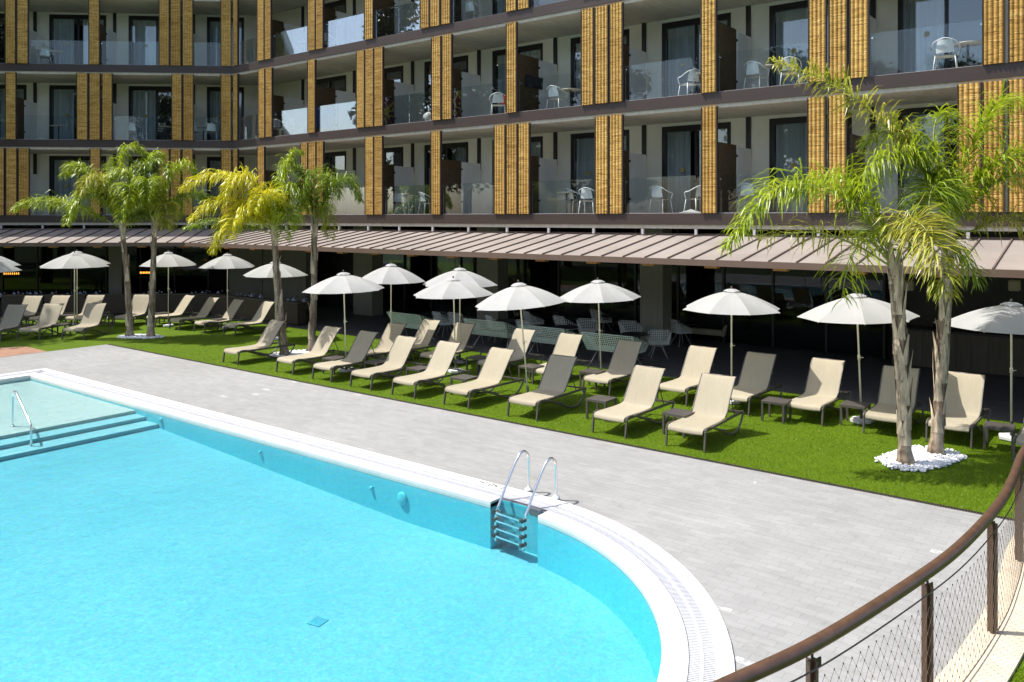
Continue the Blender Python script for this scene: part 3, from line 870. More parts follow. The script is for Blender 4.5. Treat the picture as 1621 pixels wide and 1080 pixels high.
# ------------------------------------------------------------------ loungers
def make_lounger():
    o=empty('sun_lounger'); tag(o,'x','sun lounger','sun loungers on the lawn')
    W2=.33
    prof=[(.02,.30),(.035,.345),(.08,.372),(.2,.382),(.45,.376),(.75,.370),(1.0,.378),(1.10,.400)]
    back=[(1.10,.400),(1.16,.46),(1.28,.63),(1.42,.83),(1.52,.965),(1.585,1.035),(1.635,1.06),(1.675,1.055)]
    def sheet(pf,name):
        m=MB(); k=len(pf)
        pp=arc_pts([(0,a,b) for a,b in pf],3); pp=[(v.y,v.z) for v in pp]; k=len(pp)
        def fn(u,v):
            i=min(k-1,int(round(v*(k-1)))); y,z=pp[i]; x=(u-.5)*2*W2
            sag=.012*(1-(2*u-1)**2)
            return (x,y,z-sag)
        m.grid(fn,8,k-1)
        # thickness: underside sheet
        def fn2(u,v):
            x,y,z=fn(u,v); return (x*.99,y+.004,z-.016)
        m.grid(fn2,8,k-1)
        return m.build(name,M['sling'],o,True)
    sheet(prof,'seat'); bk=sheet(back,'backrest')
    m=MB()
    for s in (-1,1): m.tube([(s*(W2+.008),a,b-.006) for a,b in back[:-1]],.014,6)
    m.tube([(-W2,1.67,1.05),(W2,1.67,1.05)],.013,6)
    m.build('back_frame',M['aluminium'],bk,True)
    m=MB()
    for s in (-1,1):
        m.bar((s*(W2+.02),.06,.345),(s*(W2+.02),1.95,.335),.030,.045)
    for y in (.10,1.05,1.94): m.bar((-W2-.02,y,.33),(W2+.02,y,.33),.035,.03)
    m.build('side_rails',M['aluminium'],o)
    for s in (-1,1):
        m=MB(); x=s*(W2+.035)
        m.bar((x,.03,.0),(x,.075,.33),.030,.042); m.build('front_leg',M['aluminium'],o)
        m=MB(); pts=arc_pts([(x,.06,.30),(x,.10,.355),(x,.22,.375),(x,.45,.33),(x,.85,.19),(x,1.2,.06),(x,1.45,.018),(x,1.65,.05),(x,1.83,.17),(x,1.95,.335)],4)
        m.tube(pts,.021,8); m.build('rear_bow',M['aluminium'],o,True)
    for s in (-1,1):
        m=MB(); m.tube([(s*(W2-.02),1.40,.79),(s*(W2-.02),1.62,.34)],.010,6); m.build('back_strut',M['aluminium'],bk)
    m=MB()
    m.tube([(-W2-.03,1.05,.16),(W2+.03,1.05,.16)],.014,6); m.build('cross_bar',M['aluminium'],o,True)
    return o
LNG=make_lounger()
first=[True]
def put(src,flag,loc,rz,label,group=None,scale=None):
    o=src if flag[0] else copy_tree(src); flag[0]=False
    o.location=loc; o.rotation_euler=(0,0,rz); o['label']=label
    if group: o['group']=group
    if scale: o.scale=scale
    return o
def pos_from_feet(l,r):
    """front feet pixels -> centre"""
    pts=[ground(*p) for p in (l,r) if p]
    return pts
front=[((359,572),(382,577),'lounger at the far end of the front row, left of the yellow palm'),
 ((438,588.5),(465,593),'front-row lounger with its foot over the white pebble bed by the slim palm'),
 ((495,599),(526.5,605),'second front-row lounger right of the slim palm, back in grey shade'),
 ((551,612),(585,619),'fourth front-row lounger from the far left end, with a sunlit back'),
 ((616,625),(653.5,632),'front-row lounger fifth from the far left end, at the middle of the front row'),
 ((698,640),(739,648.7),'front-row lounger with a leaning umbrella pole close at its right'),
 ((795,660),(841.5,670),'front-row lounger whose whole back lies in umbrella shade, left of the lone square table'),
 ((934,684.5),(989,695),'front-row lounger second from the near end, between two square side tables'),
 ((1053,706),(1113,716),'nearest lounger of the front row, right of the slatted side table')]
for (l,r_,lab) in front:
    a=ground(*l); b=ground(*r_); cx=(a[0]+b[0])/2
    put(LNG,first,(cx,13.30+random.uniform(-.05,.05),0),R(random.uniform(-2,2)),lab,'loungers of the front row')
# second row: s from seat/foot pixels
rear=[(ground(246,518),(.35),16.0,'rear-row lounger directly right of the second left palm trunk'),
 (ground(283,523),0,16.1,'rear-row lounger with a sunlit back, second right of the left palm pair'),
 (ground(327,527.6),0,16.2,'rear-row lounger third right of the left palm pair, back half shaded'),
 (ground(376.4,532),0,16.45,'rear-row lounger standing just left of the yellow palm trunk under the side umbrella')]
for g,a,t,lab in rear:
    put(LNG,first,(g[0]-.36,t,0),R(-3+a*0),lab,'loungers of the rear row')
def s_at(px,py,z): return ground(px,py,z)[0]
rear2=[(ground(630,514,1.03),'rear-row lounger with grey shaded back in front of the first woven bench'),
 (ground(683.5,508,1.03),'rear-row lounger with dappled leaf shade on its back, right of the first bench'),
 (ground(740,514,1.03),'rear-row lounger with a shaded back before the second woven bench'),
 (ground(830,523,1.03),'rear-row lounger whose sunlit back is crossed by a leaning umbrella pole'),
 (ground(907,531,1.03),'bright rear-row lounger between the third and fourth woven benches'),
 (ground(997,541.5,1.03),'rear-row lounger with a shaded back and shadowed foot before the fourth woven bench'),
 (ground(1111,551,1.03),'bright rear-row lounger standing apart left of the middle umbrella pole'),
 (ground(1203,561,1.03),'rear-row lounger with a shaded back just right of the middle umbrella pole'),
 (ground(1310,571,1.03),'rear-row lounger between two slatted tables, with one shaded back corner'),
 (ground(1430,584,1.03),'rear-row lounger with a shaded back, behind the left near palm trunk'),
 (ground(1525,593,1.03),'bright rear-row lounger behind the right trunk of the near palm pair'),
 ]
for g,lab in rear2:
    put(LNG,first,(g[0],g[1]-1.62,0),R(random.uniform(-2,2)),lab,'loungers of the rear row')
g=ground(1603,730); put(LNG,first,(g[0]+.38,16.0,0),R(-1),'lounger cut by the right picture edge, behind the bronze handrail','loungers of the rear row')
# left group, square to the left wing
HL=WL.ang
left=[((-37,541),(2,541),'left group lounger cut by the left picture edge, front of its pair'),
 ((24.6,539),(64,538),'left group lounger in the front, with a bright back, left of the low table'),
 ((96,538),(133.5,538),'left group lounger in the front with a shaded grey back, right of the low table'),
 ((-1,520),(30,520),'left group lounger behind, with a shaded back, nearest the left picture edge'),
 ((43,519),(75,519),'left group lounger behind, with a bright back beside the umbrella pole'),
 ((101,518),(133,518),'left group lounger behind, its grey back showing over the front one'),
 ((178,517.5),(212,516.5),'left group lounger with a bright back behind the first left palm trunk')]
for l,r_,lab in left:
    a=ground(*l); b=ground(*r_); c=((a[0]+b[0])/2,(a[1]+b[1])/2)
    put(LNG,first,(c[0],c[1],0),HL+R(random.uniform(-5,-2)),lab,'loungers of the left group')

# ------------------------------------------------------------------ side tables
def make_table():
    o=empty('side_table'); tag(o,'x','side table','low side tables between the loungers')
    m=MB(); S=.235
    for i in range(6):
        y=-S+.012+i*(2*S-.024)/6; m.box(-S+.01,S-.01,y+.004,y+(2*S-.024)/6-.004,.385,.402)
    m.box(-S,S,-S,-S+.03,.36,.405); m.box(-S,S,S-.03,S,.36,.405); m.box(-S,-S+.028,-S+.03,S-.03,.36,.405); m.box(S-.028,S,-S+.03,S-.03,.36,.405)
    m.build('table_top',M['aluminium'],o)
    for a in (-1,1):
        for b in (-1,1):
            m=MB(); x,y=a*(S-.022),b*(S-.022); m.box(x-.02,x+.02,y-.02,y+.02,0,.36); m.build('leg',M['aluminium'],o)
    return o
TBL=make_table(); tf=[True]
tabs=[((530,565),'low side table right of the pebble bed lounger in the front row'),
 ((597,571),'low side table just right of the shaded-back front-row lounger, beyond the umbrella pole'),
 ((664,581),'low side table before the umbrella pole between fourth and fifth front-row loungers'),
 ((735,595.5),'low side table directly left of the front-row lounger nearest the leaning pole'),
 ((757,564),'low rear-row side table in front of the second woven bench'),
 ((841,578),'low rear-row side table shaded behind the leaning umbrella pole'),
 ((938,586),'low rear-row side table at the foot of an umbrella pole before the fourth bench'),
 ((952,629),'lone square side table standing free on grass between two front-row loungers'),
 ((1075,651),'slatted side table beside the nearest front-row lounger'),
 ((1229,632),'slatted rear-row side table left of the corner-shaded lounger'),
 ((1354,638),'slatted rear-row side table before an umbrella pole, left of the near palms'),
 ((1582,672),'side table beside a white umbrella base at the right picture edge'),
 ((97,512),'low table between the two front loungers of the left group'),
 ((109,497.5),'dark low table behind the left umbrella poles in the left group'),
 ((166,498),'dark low table left of the first left palm trunk'),
 ((38,499),'dark low table at the left edge between two rear loungers'),
 ((256,494.5),'low table between the left palm pair and the tilted rear-row loungers'),
 ((347,504),'low table between two rear-row loungers left of the yellow palm')]
for (px,lab) in tabs:
    x,y=ground(px[0],px[1],.42); 
    rz = HL if px[0]<200 else 0
    put(TBL,tf,(x,y,0),rz+R(random.uniform(-4,4)),lab)

# ------------------------------------------------------------------ umbrellas
def make_umbrella():
    o=empty('pool_umbrella'); tag(o,'x','umbrella','white pool umbrellas')
    n=8; Rr=1.22; H=2.50; rim=2.08
    m=MB(); vs=[]; rings=8; per=4
    for j in range(rings+1):
        u=j/rings
        for k in range(n*per):
            a=2*PI*(k+.0)/(n*per); fr=(k%per)/per
            sag=4*fr*(1-fr)
            rad=Rr*(.06+.94*u)*(1-.075*sag*u)*1.0
            # straight chord between ribs
            ca=math.cos(PI/n)/math.cos(((fr-.5)*2*PI/n))
            rad=Rr*(.06+.94*u)*ca/ (math.cos(PI/n)) * math.cos(PI/n)/(math.cos(PI/n)) if False else Rr*(.06+.94*u)*(1-sag*(.076+.055*u*u))
            z=H-.03-(H-.03-rim)*(u**1.5)+.0-.035*sag*u*(1-.5*u)
            vs.append((rad*math.cos(a),rad*math.sin(a),z))
    K=n*per; fs=[(j*K+k,j*K+(k+1)%K,(j+1)*K+(k+1)%K,(j+1)*K+k) for j in range(rings) for k in range(K)]
    fs.append(tuple(range(K)))
    m.add(vs,fs)
    cn=m.build('canopy',M['canvas'],o,False)
    m=MB(); vs=[]; 
    for j,(rd,z) in enumerate(((.03,H+.035),(.12,H+.022),(.21,H-.018))):
        for k in range(16):
            a=2*PI*k/16; rr_=rd*(1 if k%2==0 else .90); vs.append((rr_*math.cos(a),rr_*math.sin(a),z-(.012 if (k%2 and j==2) else 0)+(.02 if (k%4==1 and j==2) else 0)))
    fs=[(j*16+k,j*16+(k+1)%16,(j+1)*16+(k+1)%16,(j+1)*16+k) for j in range(2) for k in range(16)]; fs.append(tuple(range(16)))
    m.add(vs,fs); m.build('vent_cap',M['canvas'],cn)
    m=MB(); m.lathe([(.012,0),(.028,.02),(.02,.05),(.004,.065)],10,(0,0,H+.03)); m.build('finial',M['aluminium'],cn,True)
    m=MB(); m.tube([(0,0,.05),(0,0,1.2),(0,0,H)],[.021,.019,.018],10); pl=m.build('pole',M['cream_metal'],o,True)
    m=MB(); m.lathe([(.03,0),(.03,.10)],10,(0,0,1.22)); m.tube([(.03,0,1.27),(.09,0,1.27)],.008,6); m.build('crank',M['cream_metal'],pl,True)
    m=MB(); m.lathe([(.045,0),(.045,.06)],10,(0,0,2.02)); m.build('hub',M['cream_metal'],pl)
    for k in range(n):
        a=2*PI*k/n; m=MB()
        c_,s_=math.cos(a),math.sin(a)
        pts=[(Rr*(.06+.94*u)*c_,Rr*(.06+.94*u)*s_,H-.05-(H-.03-rim)*(u**1.5)) for u in (0,.25,.5,.75,.99)]
        m.tube(pts,.008,5); m.tube([(.04*c_,.04*s_,2.05),(Rr*.52*c_,Rr*.52*s_,H-.06-(H-.03-rim)*(.49**1.5))],.006,5)
        m.build('rib',M['cream_metal'],cn)
    m=MB(); hexr=[(.24*math.cos(R(60*k+10)),.24*math.sin(R(60*k+10))) for k in range(6)]
    m.prism(hexr,.0,.07); b=m.build('base',M['concrete_white'],o,bevel=.012)
    m=MB(); m.lathe([(.032,0),(.030,.26)],12,(0,0,.07)); m.build('base_socket',M['aluminium'],b,True)
    return o
UMB=make_umbrella(); uf=[True]
# base pixel on the ground, canopy height and radius factors
def umb_spot(px,hw,apex,t=None,Y=None):
    a=(px-810.5)/F
    if Y is None: Y=t/(sn*a+cs)
    x,y=c2w(a*Y,Y)
    return (x,y),(CH-(apex-346)*Y/F)/2.56,hw*Y/F/1.20
umbs=[((-20,47,398,None,30.6),'white umbrella at the left picture edge, the higher of the two'),
 ((-24,50,406,None,28.6),'white umbrella at the left picture edge, the lower and nearer of the two'),
 ((118,51,399,None,30.0),'white umbrella over the left group of loungers, in front of its twin'),
 ((122,48,396.5,None,31.2),'white umbrella showing only as a sliver behind its twin over the left group'),
 ((266.5,43.5,397.5,None,30.8),'white umbrella right behind the second left palm trunk'),
 ((360,43,400.5,None,30.3),'white umbrella between the second left palm and the yellow palm'),
 ((436,50.5,412.5,16.9,None),'white umbrella partly hidden by the yellow palm trunk'),
 ((544,64,429.5,14.5,None),'white umbrella with leaf shadows on its left side, right of the slim palm'),
 ((619,54.5,416,16.3,None),'white umbrella with a leaf shadow on its right side, before a grey column'),
 ((728,60.5,422.5,17.4,None),'white umbrella just behind another at the middle, its top peeping over'),
 ((717.5,66,438.5,16.2,None),'white umbrella at the middle overlapping the one behind it'),
 ((822,75,445,14.5,None),'white umbrella on a leaning pole at the centre of the lawn'),
 ((946.5,67,441.5,17.4,None),'white umbrella over the square table before the grey clad column'),
 ((1158,78,455.5,17.3,None),'white umbrella standing alone between the grey column and the near palms'),
 ((1356,89,462.5,17.2,None),'white umbrella behind the left trunk of the near palm pair'),
 ((1601,97,476,17.6,None),'white umbrella at the right picture edge beside a side table')]
UO=[]
for i,((px,hw,ap,t,Y),lab) in enumerate(umbs):
    (x,y),hz,rs=umb_spot(px,hw,ap,t,Y)
    o=put(UMB,uf,(x,y,0),R(random.uniform(0,45)),lab,scale=(rs,rs,hz)); UO.append((o,px,Y if Y else -sn*x+cs*y))
for i,bx in ((7,548),(10,721.5),(11,837),(14,1364),(12,952)):
    o,px,Y=UO[i]; off=(bx-px)*Y/F; ang=math.atan2(-off,2.45)
    fw=c2w(0,1); rt=c2w(1,0)
    o.location.x+=rt[0]*off; o.location.y+=rt[1]*off
    q=Matrix.Rotation(ang,4,Vector((fw[0],fw[1],0)))@Matrix.Rotation(o.rotation_euler.z,4,'Z'); o.rotation_euler=q.to_euler()

# ------------------------------------------------------------------ pebble beds
rp=random.Random(11)
ico=[]
bm=bmesh.new(); bmesh.ops.create_icosphere(bm,subdivisions=1,radius=1); ico_v=[v.co.copy() for v in bm.verts]; ico_f=[tuple(v.index for v in f.verts) for f in bm.faces]; bm.free()
def pebbles(c0,c1,rad,lab,n):
    """a rounded bed round two trunks at c0 and c1"""
    m=MB()
    for _ in range(n):
        u=rp.random(); a=rp.random()*2*PI; rr_=rad*math.sqrt(rp.random())*(1+.06*math.sin(3*a))
        x=c0[0]+(c1[0]-c0[0])*u+rr_*math.cos(a); y=c0[1]+(c1[1]-c0[1])*u+rr_*math.sin(a)
        s=rp.uniform(.016,.036); sxx,syy,sz=s*rp.uniform(.8,1.4),s*rp.uniform(.8,1.3),s*rp.uniform(.5,.8)
        rot=Matrix.Rotation(rp.random()*PI,3,'Z')@Matrix.Rotation(rp.uniform(-.5,.5),3,'X')
        z=rp.uniform(.0,.035)
        m.add([rot@Vector((v.x*sxx,v.y*syy,v.z*sz))+Vector((x,y,z)) for v in ico_v],ico_f)
    tag(m.build('white_pebbles',M['pebble']),lab,'pebbles',None,'stuff')
palm_px=[(205.5,533),(238.5,534),(450.5,562.6),(493,557),(1433,735),(1481,719)]
PB=[ground(*p) for p in palm_px]
pebbles(PB[0],PB[1],.44,'bed of white pebbles around the left pair of palm trunks',1500)
pebbles(PB[2],(PB[3][0]+.05,PB[3][1]-.3),.55,'bed of white pebbles under the yellow palm',1500)
pebbles(PB[4],PB[5],.47,'bed of white pebbles around the near pair of palm trunks',2200)

# ------------------------------------------------------------------ palms
def make_frond(pts, seed, lscale=1.0, dens=1.0, lw=.026, droop=1.0, ltip=.35, stiff=1.0):
    """pts: rachis polyline (local). returns leaf MB, rachis MB"""
    rg=random.Random(seed)
    P=arc_pts(pts,10); N=len(P)
    L=[0]
    for i in range(1,N): L.append(L[-1]+(P[i]-P[i-1]).length)
    T=L[-1]
    rm_=MB(); rm_.tube([tuple(p) for p in P],[.022*(1-.82*i/(N-1)) for i in range(N)],5)
    lm=MB(); cnt=int(T/.0078*dens); z=Vector((0,0,1))
    for k in range(cnt):
        u=.14+.86*(k+rg.random())/cnt; d=u*T
        i=max(1,min(N-1,next((j for j in range(N) if L[j]>=d),N-1)))
        f=(d-L[i-1])/max(1e-6,L[i]-L[i-1]); p=P[i-1].lerp(P[i],f); tg=(P[i]-P[i-1]).normalized()
        side=tg.cross(z)
        if side.length<.1: side=Vector((1,0,0))
        side.normalize(); up=side.cross(tg)
        env=min(1,(u-.10)/.22)*(1 if u<.62 else 1-(u-.62)/.38*(1-ltip))
        ln=lscale*.56*env*rg.uniform(.75,1.15)
        if ln<.05: continue
        s=1 if rg.random()<.5 else -1
        el=rg.gauss(.25,.55) if stiff>.9 else rg.gauss(.18,.42)
        d0=(side*s*math.cos(el)+up*math.sin(el)+tg*rg.uniform(.35,.85)).normalized()
        a=p; b=p+d0*ln*.42
        d1=(d0+Vector((0,0,-1))*rg.uniform(.5,1.0)*droop*stiff).normalized(); c=b+d1*ln*.33
        d2=(d1+Vector((0,0,-1))*rg.uniform(.7,1.6)*droop*stiff).normalized(); e=c+d2*ln*.30
        wv=d0.cross(z)
        if wv.length<.1: wv=side.copy()
        wv=(wv.normalized()+Vector((rg.uniform(-.4,.4),rg.uniform(-.4,.4),rg.uniform(-.5,.5)))).normalized()
        hw=lw*.5*rg.uniform(.8,1.2)
        lm.add([a-wv*hw*.6,a+wv*hw*.6,b-wv*hw,b+wv*hw,c-wv*hw*.8,c+wv*hw*.8,e],[(0,1,3,2),(2,3,5,4),(4,5,6)])
    return lm,rm_
def palm(base, crown_px, rad0, rad1, fronds, label, boots=0, lw=.026, lsc=1.0, bend=0.0, extra=(), dens=1.0, seed=0):
    rg=random.Random(seed)
    o=empty('palm_tree',(base[0],base[1],0)); tag(o,label,'palm tree','palm trees on the lawn')
    Y=-sn*base[0]+cs*base[1]; Xc=cs*base[0]+sn*base[1]
    sc=F/Y
    tx=(crown_px[0]-810.5)/sc-Xc; tz=CH-(crown_px[1]-346)/sc
    def loc(dx,dz,dy=0):
        wx,wy=c2w(dx,dy); return Vector((wx,wy,dz))
    top=loc(tx,tz)
    # trunk
    m=MB(); N=28; pts=[]; rs=[]
    for i in range(N+1):
        u=i/N; p=top*u; p=Vector((p.x,p.y,tz*u)); 
        q=loc(bend*math.sin(u*PI),0); p=p+q
        pts.append(p+Vector((rg.uniform(-.006,.006),rg.uniform(-.006,.006),0)))
        fl=1+.45*max(0,(.06-u)/.06)
        rs.append((rad0+(rad1-rad0)*u)*fl*(1+rg.uniform(-.06,.06)))
    m.tube(pts,rs,14); tr=m.build('trunk',M['trunk'],o,True)
    # crown shaft and leaf bases
    m=MB()
    for k in range(10+boots):
        if k<10: u=.90+.10*k/10; ll=rg.uniform(.35,.6)
        else: u=.10+.82*(k-10)/max(1,boots); ll=rg.uniform(.35,.75)
        i=min(N-1,int(u*N)); p=pts[i].lerp(pts[i+1],u*N-i); a=k*2.399+rg.uniform(-.3,.3)
        rr_=rad0+(rad1-rad0)*u; od=Vector((math.cos(a),math.sin(a),0)); sd=Vector((-math.sin(a),math.cos(a),0))
        h=Vector((0,0,1)); wd=rr_*rg.uniform(.7,1.0)
        q0=p+od*rr_*.93; q1=q0+h*ll*.55+od*.012; q2=q0+h*ll+od*rg.uniform(.015,.07)
        m.add([q0-sd*wd+od*-.02*1,q0+sd*wd-od*.02,q1-sd*wd*.62,q1+sd*wd*.62,q2-sd*.012,q2+sd*.012,q0+od*.012,q1+od*.018],
              [(0,6,7,2),(6,1,3,7),(2,7,4),(7,5,4),(7,3,5)])
    m.build('leaf_base',M['boot'],tr)
    for fi,fr in enumerate(fronds):
        pp,tipd,mat=fr[0],fr[1],fr[2]; opt=fr[3] if len(fr)>3 else {}
        n=len(pp); P=[]
        for j,(dx,dy) in enumerate(pp):
            u=j/(n-1); P.append(loc(tx+dx/sc, tz-dy/sc, tipd*u))
        lm,rm_=make_frond(P,seed*100+fi,lsc*opt.get('ls',1),dens*opt.get('d',1),lw,opt.get('dr',1.0),opt.get('lt',.35),.62 if boots>12 else .8)
        f=lm.build('frond',M[mat],o); rm_.build('rachis',M['rachis'],f,True)
    # older fronds turned away, filling the crown behind
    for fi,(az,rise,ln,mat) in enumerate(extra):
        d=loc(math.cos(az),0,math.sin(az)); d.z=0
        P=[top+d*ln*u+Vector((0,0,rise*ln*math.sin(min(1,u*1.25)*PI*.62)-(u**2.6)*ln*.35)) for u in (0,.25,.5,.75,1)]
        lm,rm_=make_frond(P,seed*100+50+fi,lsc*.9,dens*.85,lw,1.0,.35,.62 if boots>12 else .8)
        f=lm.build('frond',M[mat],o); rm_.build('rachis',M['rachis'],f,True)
    return o
palm(PB[0],(193,362),.115,.078,[
 ([(0,0),(-40,-22),(-95,-42),(-140,-42),(-163,-30)],-.3,'leaf'),
 ([(0,0),(-38,-60),(-68,-96),(-88,-100),(-102,-84)],.4,'leaf'),
 ([(0,0),(-8,-62),(-8,-112),(8,-132),(30,-118)],.6,'leaf'),
 ([(0,0),(18,-50),(42,-96),(58,-108),(72,-88)],.1,'leaf_deep'),
 ([(0,0),(12,-36),(26,-62),(36,-64),(44,-42)],-1.5,'leaf'),
 ([(0,0),(-22,-44),(-42,-56),(-56,-40),(-62,-8)],-1.0,'leaf'),
 ([(0,0),(-12,-50),(-24,-78),(-32,-76),(-38,-52)],-1.2,'leaf_olive')],
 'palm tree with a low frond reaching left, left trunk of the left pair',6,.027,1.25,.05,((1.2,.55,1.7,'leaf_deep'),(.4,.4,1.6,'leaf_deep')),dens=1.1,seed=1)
palm(PB[1],(245,358),.115,.078,[
 ([(0,0),(-14,-62),(-22,-100),(-12,-116),(0,-114)],.8,'leaf'),
 ([(0,0),(14,-52),(33,-92),(52,-97),(66,-74)],.2,'leaf'),
 ([(0,0),(10,-26),(24,-36),(34,-22),(38,4)],-1.0,'leaf_olive'),
 ([(0,0),(-18,-50),(-38,-84),(-54,-84),(-66,-62)],-.5,'leaf'),
 ([(0,0),(-8,-36),(-20,-52),(-26,-36),(-28,-8)],-1.2,'leaf'),
 ([(0,0),(28,-38),(54,-52),(68,-44),(78,-22)],.9,'leaf_deep'),
 ([(0,0),(-4,-40),(2,-70),(10,-66),(14,-40)],-1.3,'leaf')],
 'palm tree with an upright frond tip, right trunk of the left pair',6,.027,1.25,.0,((1.4,.6,1.6,'leaf_deep'),(2.6,.4,1.6,'leaf_deep')),dens=1.1,seed=2)
palm(PB[2],(434,370),.125,.085,[
 ([(0,0),(-30,-58),(-62,-88),(-100,-92),(-142,-70)],-.2,'leaf_yellow'),
 ([(0,0),(-40,-38),(-72,-52),(-100,-42),(-118,-22)],-.6,'leaf_yellow'),
 ([(0,0),(-24,-26),(-54,-26),(-74,-4),(-84,26)],-.7,'leaf_yellow'),
 ([(0,0),(8,-56),(18,-108),(28,-130),(40,-130)],.3,'leaf'),
 ([(0,0),(-18,-64),(-36,-90),(-52,-82),(-62,-56)],-1.0,'leaf_yellow'),
 ([(0,0),(6,-32),(8,-56),(2,-62),(-6,-34)],-1.6,'leaf_yellow'),
 ([(0,0),(-58,-14),(-100,-20),(-130,-14),(-150,-8)],.3,'leaf_deep',{'ls':.7,'d':.7,'dr':1.5}),
 ([(0,0),(18,-46),(32,-74),(44,-64),(50,-38)],-.4,'leaf'),
 ([(0,0),(-12,-36),(-28,-48),(-42,-28),(-46,4)],-1.4,'leaf_yellow'),
 ([(0,0),(14,-30),(26,-42),(32,-24),(32,6)],-1.1,'leaf')],
 'palm tree with a bright yellow crown at the lawn edge',8,.027,1.25,-.04,((1.3,.6,1.5,'leaf_deep'),(2.2,.5,1.5,'leaf')),seed=3)
palm(PB[3],(498,355),.115,.08,[
 ([(0,0),(-10,-56),(-24,-86),(-40,-92),(-54,-68)],-.2,'leaf_deep'),
 ([(0,0),(20,-44),(40,-70),(58,-68),(70,-38)],.1,'leaf_deep'),
 ([(0,0),(8,-14),(18,-18),(28,-4),(30,20)],-.5,'leaf_olive',{'ls':.8}),
 ([(0,0),(-20,-38),(-42,-56),(-56,-38),(-64,-6)],-.4,'leaf_deep',{'d':.7}),
 ([(0,0),(2,-52),(4,-80),(-4,-72),(-10,-40)],-1.0,'leaf_deep'),
 ([(0,0),(4,-50),(14,-76),(24,-70),(32,-44)],.7,'leaf_deep',{'d':.7})],
 'slim palm tree with a dark green crown beside the yellow palm',8,.027,1.2,.03,((1.5,.6,1.3,'leaf_deep'),),seed=4)
palm(PB[4],(1415,425),.105,.092,[
 ([(0,0),(-55,-88),(-120,-128),(-200,-122),(-272,-36)],-.3,'leaf',{'ls':1.1}),
 ([(0,0),(-4,-48),(-5,-74),(-2,-52),(2,26)],-1.6,'leaf_olive',{'d':1.2}),
 ([(0,0),(-60,-36),(-120,-56),(-170,-55),(-222,-46)],-.2,'leaf_olive',{'d':.35}),
 ([(0,0),(-40,-40),(-68,-38),(-92,2),(-106,44)],-.6,'leaf',{'d':.45}),
 ([(0,0),(-20,-84),(-50,-130),(-100,-150),(-152,-112)],.5,'leaf',{'d':.6}),
 ([(0,0),(34,-70),(68,-112),(108,-118),(140,-82)],.3,'leaf',{'d':.8}),
 ([(0,0),(34,-38),(62,-44),(86,-22),(98,16)],-.6,'leaf_deep',{'d':.7})],
 'near palm with a shaggy trunk and a drooping front frond, left of the near pair',32,.026,1.32,.03,((1.5,.6,1.3,'leaf_deep'),),dens=.78,seed=5)
palm(PB[5],(1503,362),.105,.085,[
 ([(0,0),(-40,-90),(-88,-152),(-165,-224),(-275,-270)],.2,'leaf_olive',{'ls':.95,'d':.8}),
 ([(0,0),(20,-86),(50,-156),(90,-204),(128,-200)],.1,'leaf',{'ls':1.15}),
 ([(0,0),(-42,-78),(-84,-112),(-135,-104),(-186,-36)],-.5,'leaf',{'ls':1.1}),
 ([(0,0),(30,4),(72,-12),(130,-8),(195,40)],-.2,'leaf_olive',{'ls':1.0}),
 ([(0,0),(40,-50),(84,-82),(142,-72),(196,-28)],-.5,'leaf',{'ls':1.1}),
 ([(0,0),(-14,-86),(-18,-150),(-4,-186),(22,-180)],.3,'leaf'),
 ([(0,0),(-26,-56),(-54,-66),(-78,-38),(-90,14)],-1.3,'leaf_deep'),
 ([(0,0),(-30,-86),(-58,-142),(-84,-158),(-118,-134)],.5,'leaf_deep'),
 ([(0,0),(30,-70),(62,-108),(100,-112),(136,-76)],-1.0,'leaf')],
 'near palm tree with a long pale frond reaching up left, right of the near pair',30,.026,1.32,.02,((1.2,.6,1.5,'leaf_deep'),),dens=.8,seed=6)

# ------------------------------------------------------------------ terrace furniture
def lattice_shell(fn,nu,nv,th,mat,name,parent):
    m=MB(); m.grid(fn,nu,nv); o=m.build(name,mat,parent)
    k=o.modifiers.new('wire','WIREFRAME'); k.thickness=th; k.use_replace=True
    return o
def make_bench():
    o=empty('woven_bench'); tag(o,'x','bench','woven benches at the terrace edge')
    Wd=1.55
    # backrest faces the lawn (-y), seat behind it
    lattice_shell(lambda u,v:((u-.5)*Wd*(1-.06*v*0+.06*(1-v)*-1+.06),-.02-.26*v+.0,.40+.50*v),26,9,.024,M['lattice'],'backrest',o)
    lattice_shell(lambda u,v:((u-.5)*Wd*.96,.0+.55*v,.40+.02*v),26,8,.024,M['lattice'],'seat',o)
    for s in (-1,1):
        lattice_shell(lambda u,v,s=s:(s*Wd*.5+s*.10*v,-.02-.26*v*(1-u)+.55*u,.40+v*(.50-.26*u)),8,6,.024,M['lattice'],'armrest',o)
        m=MB()
        for y in (.0,.5): m.tube([(s*.55,.25,.40),(s*.68,y,0)],.012,6)
        m.build('leg',M['postgrey'],o)
    m=MB(); m.tube([(-Wd/2,-.28,.90),(Wd/2,-.28,.90)],.014,6); m.tube([(-Wd/2*.97,-.02,.40),(Wd/2*.97,-.02,.40)],.014,6)
    for s in (-1,1): m.tube([(s*Wd/2*.97,-.02,.40),(s*Wd/2,-.28,.90)],.014,6)
    m.build('rim',M['lattice'],o,True)
    return o
BEN=make_bench(); bf=[True]
for px,lab in (((645,538),'grey green woven bench, leftmost of those at the terrace edge'),((772,552),'grey green woven bench behind the shaded-back lounger, second from the left'),
               ((862,565),'grey green woven bench between two bright lounger backs, third from the left'),((965,580),'grey green woven bench nearest the clad column, rightmost at the terrace edge')):
    x,y=ground(*px); put(BEN,bf,(x,y+.1,0),R(random.uniform(-4,2)),lab)
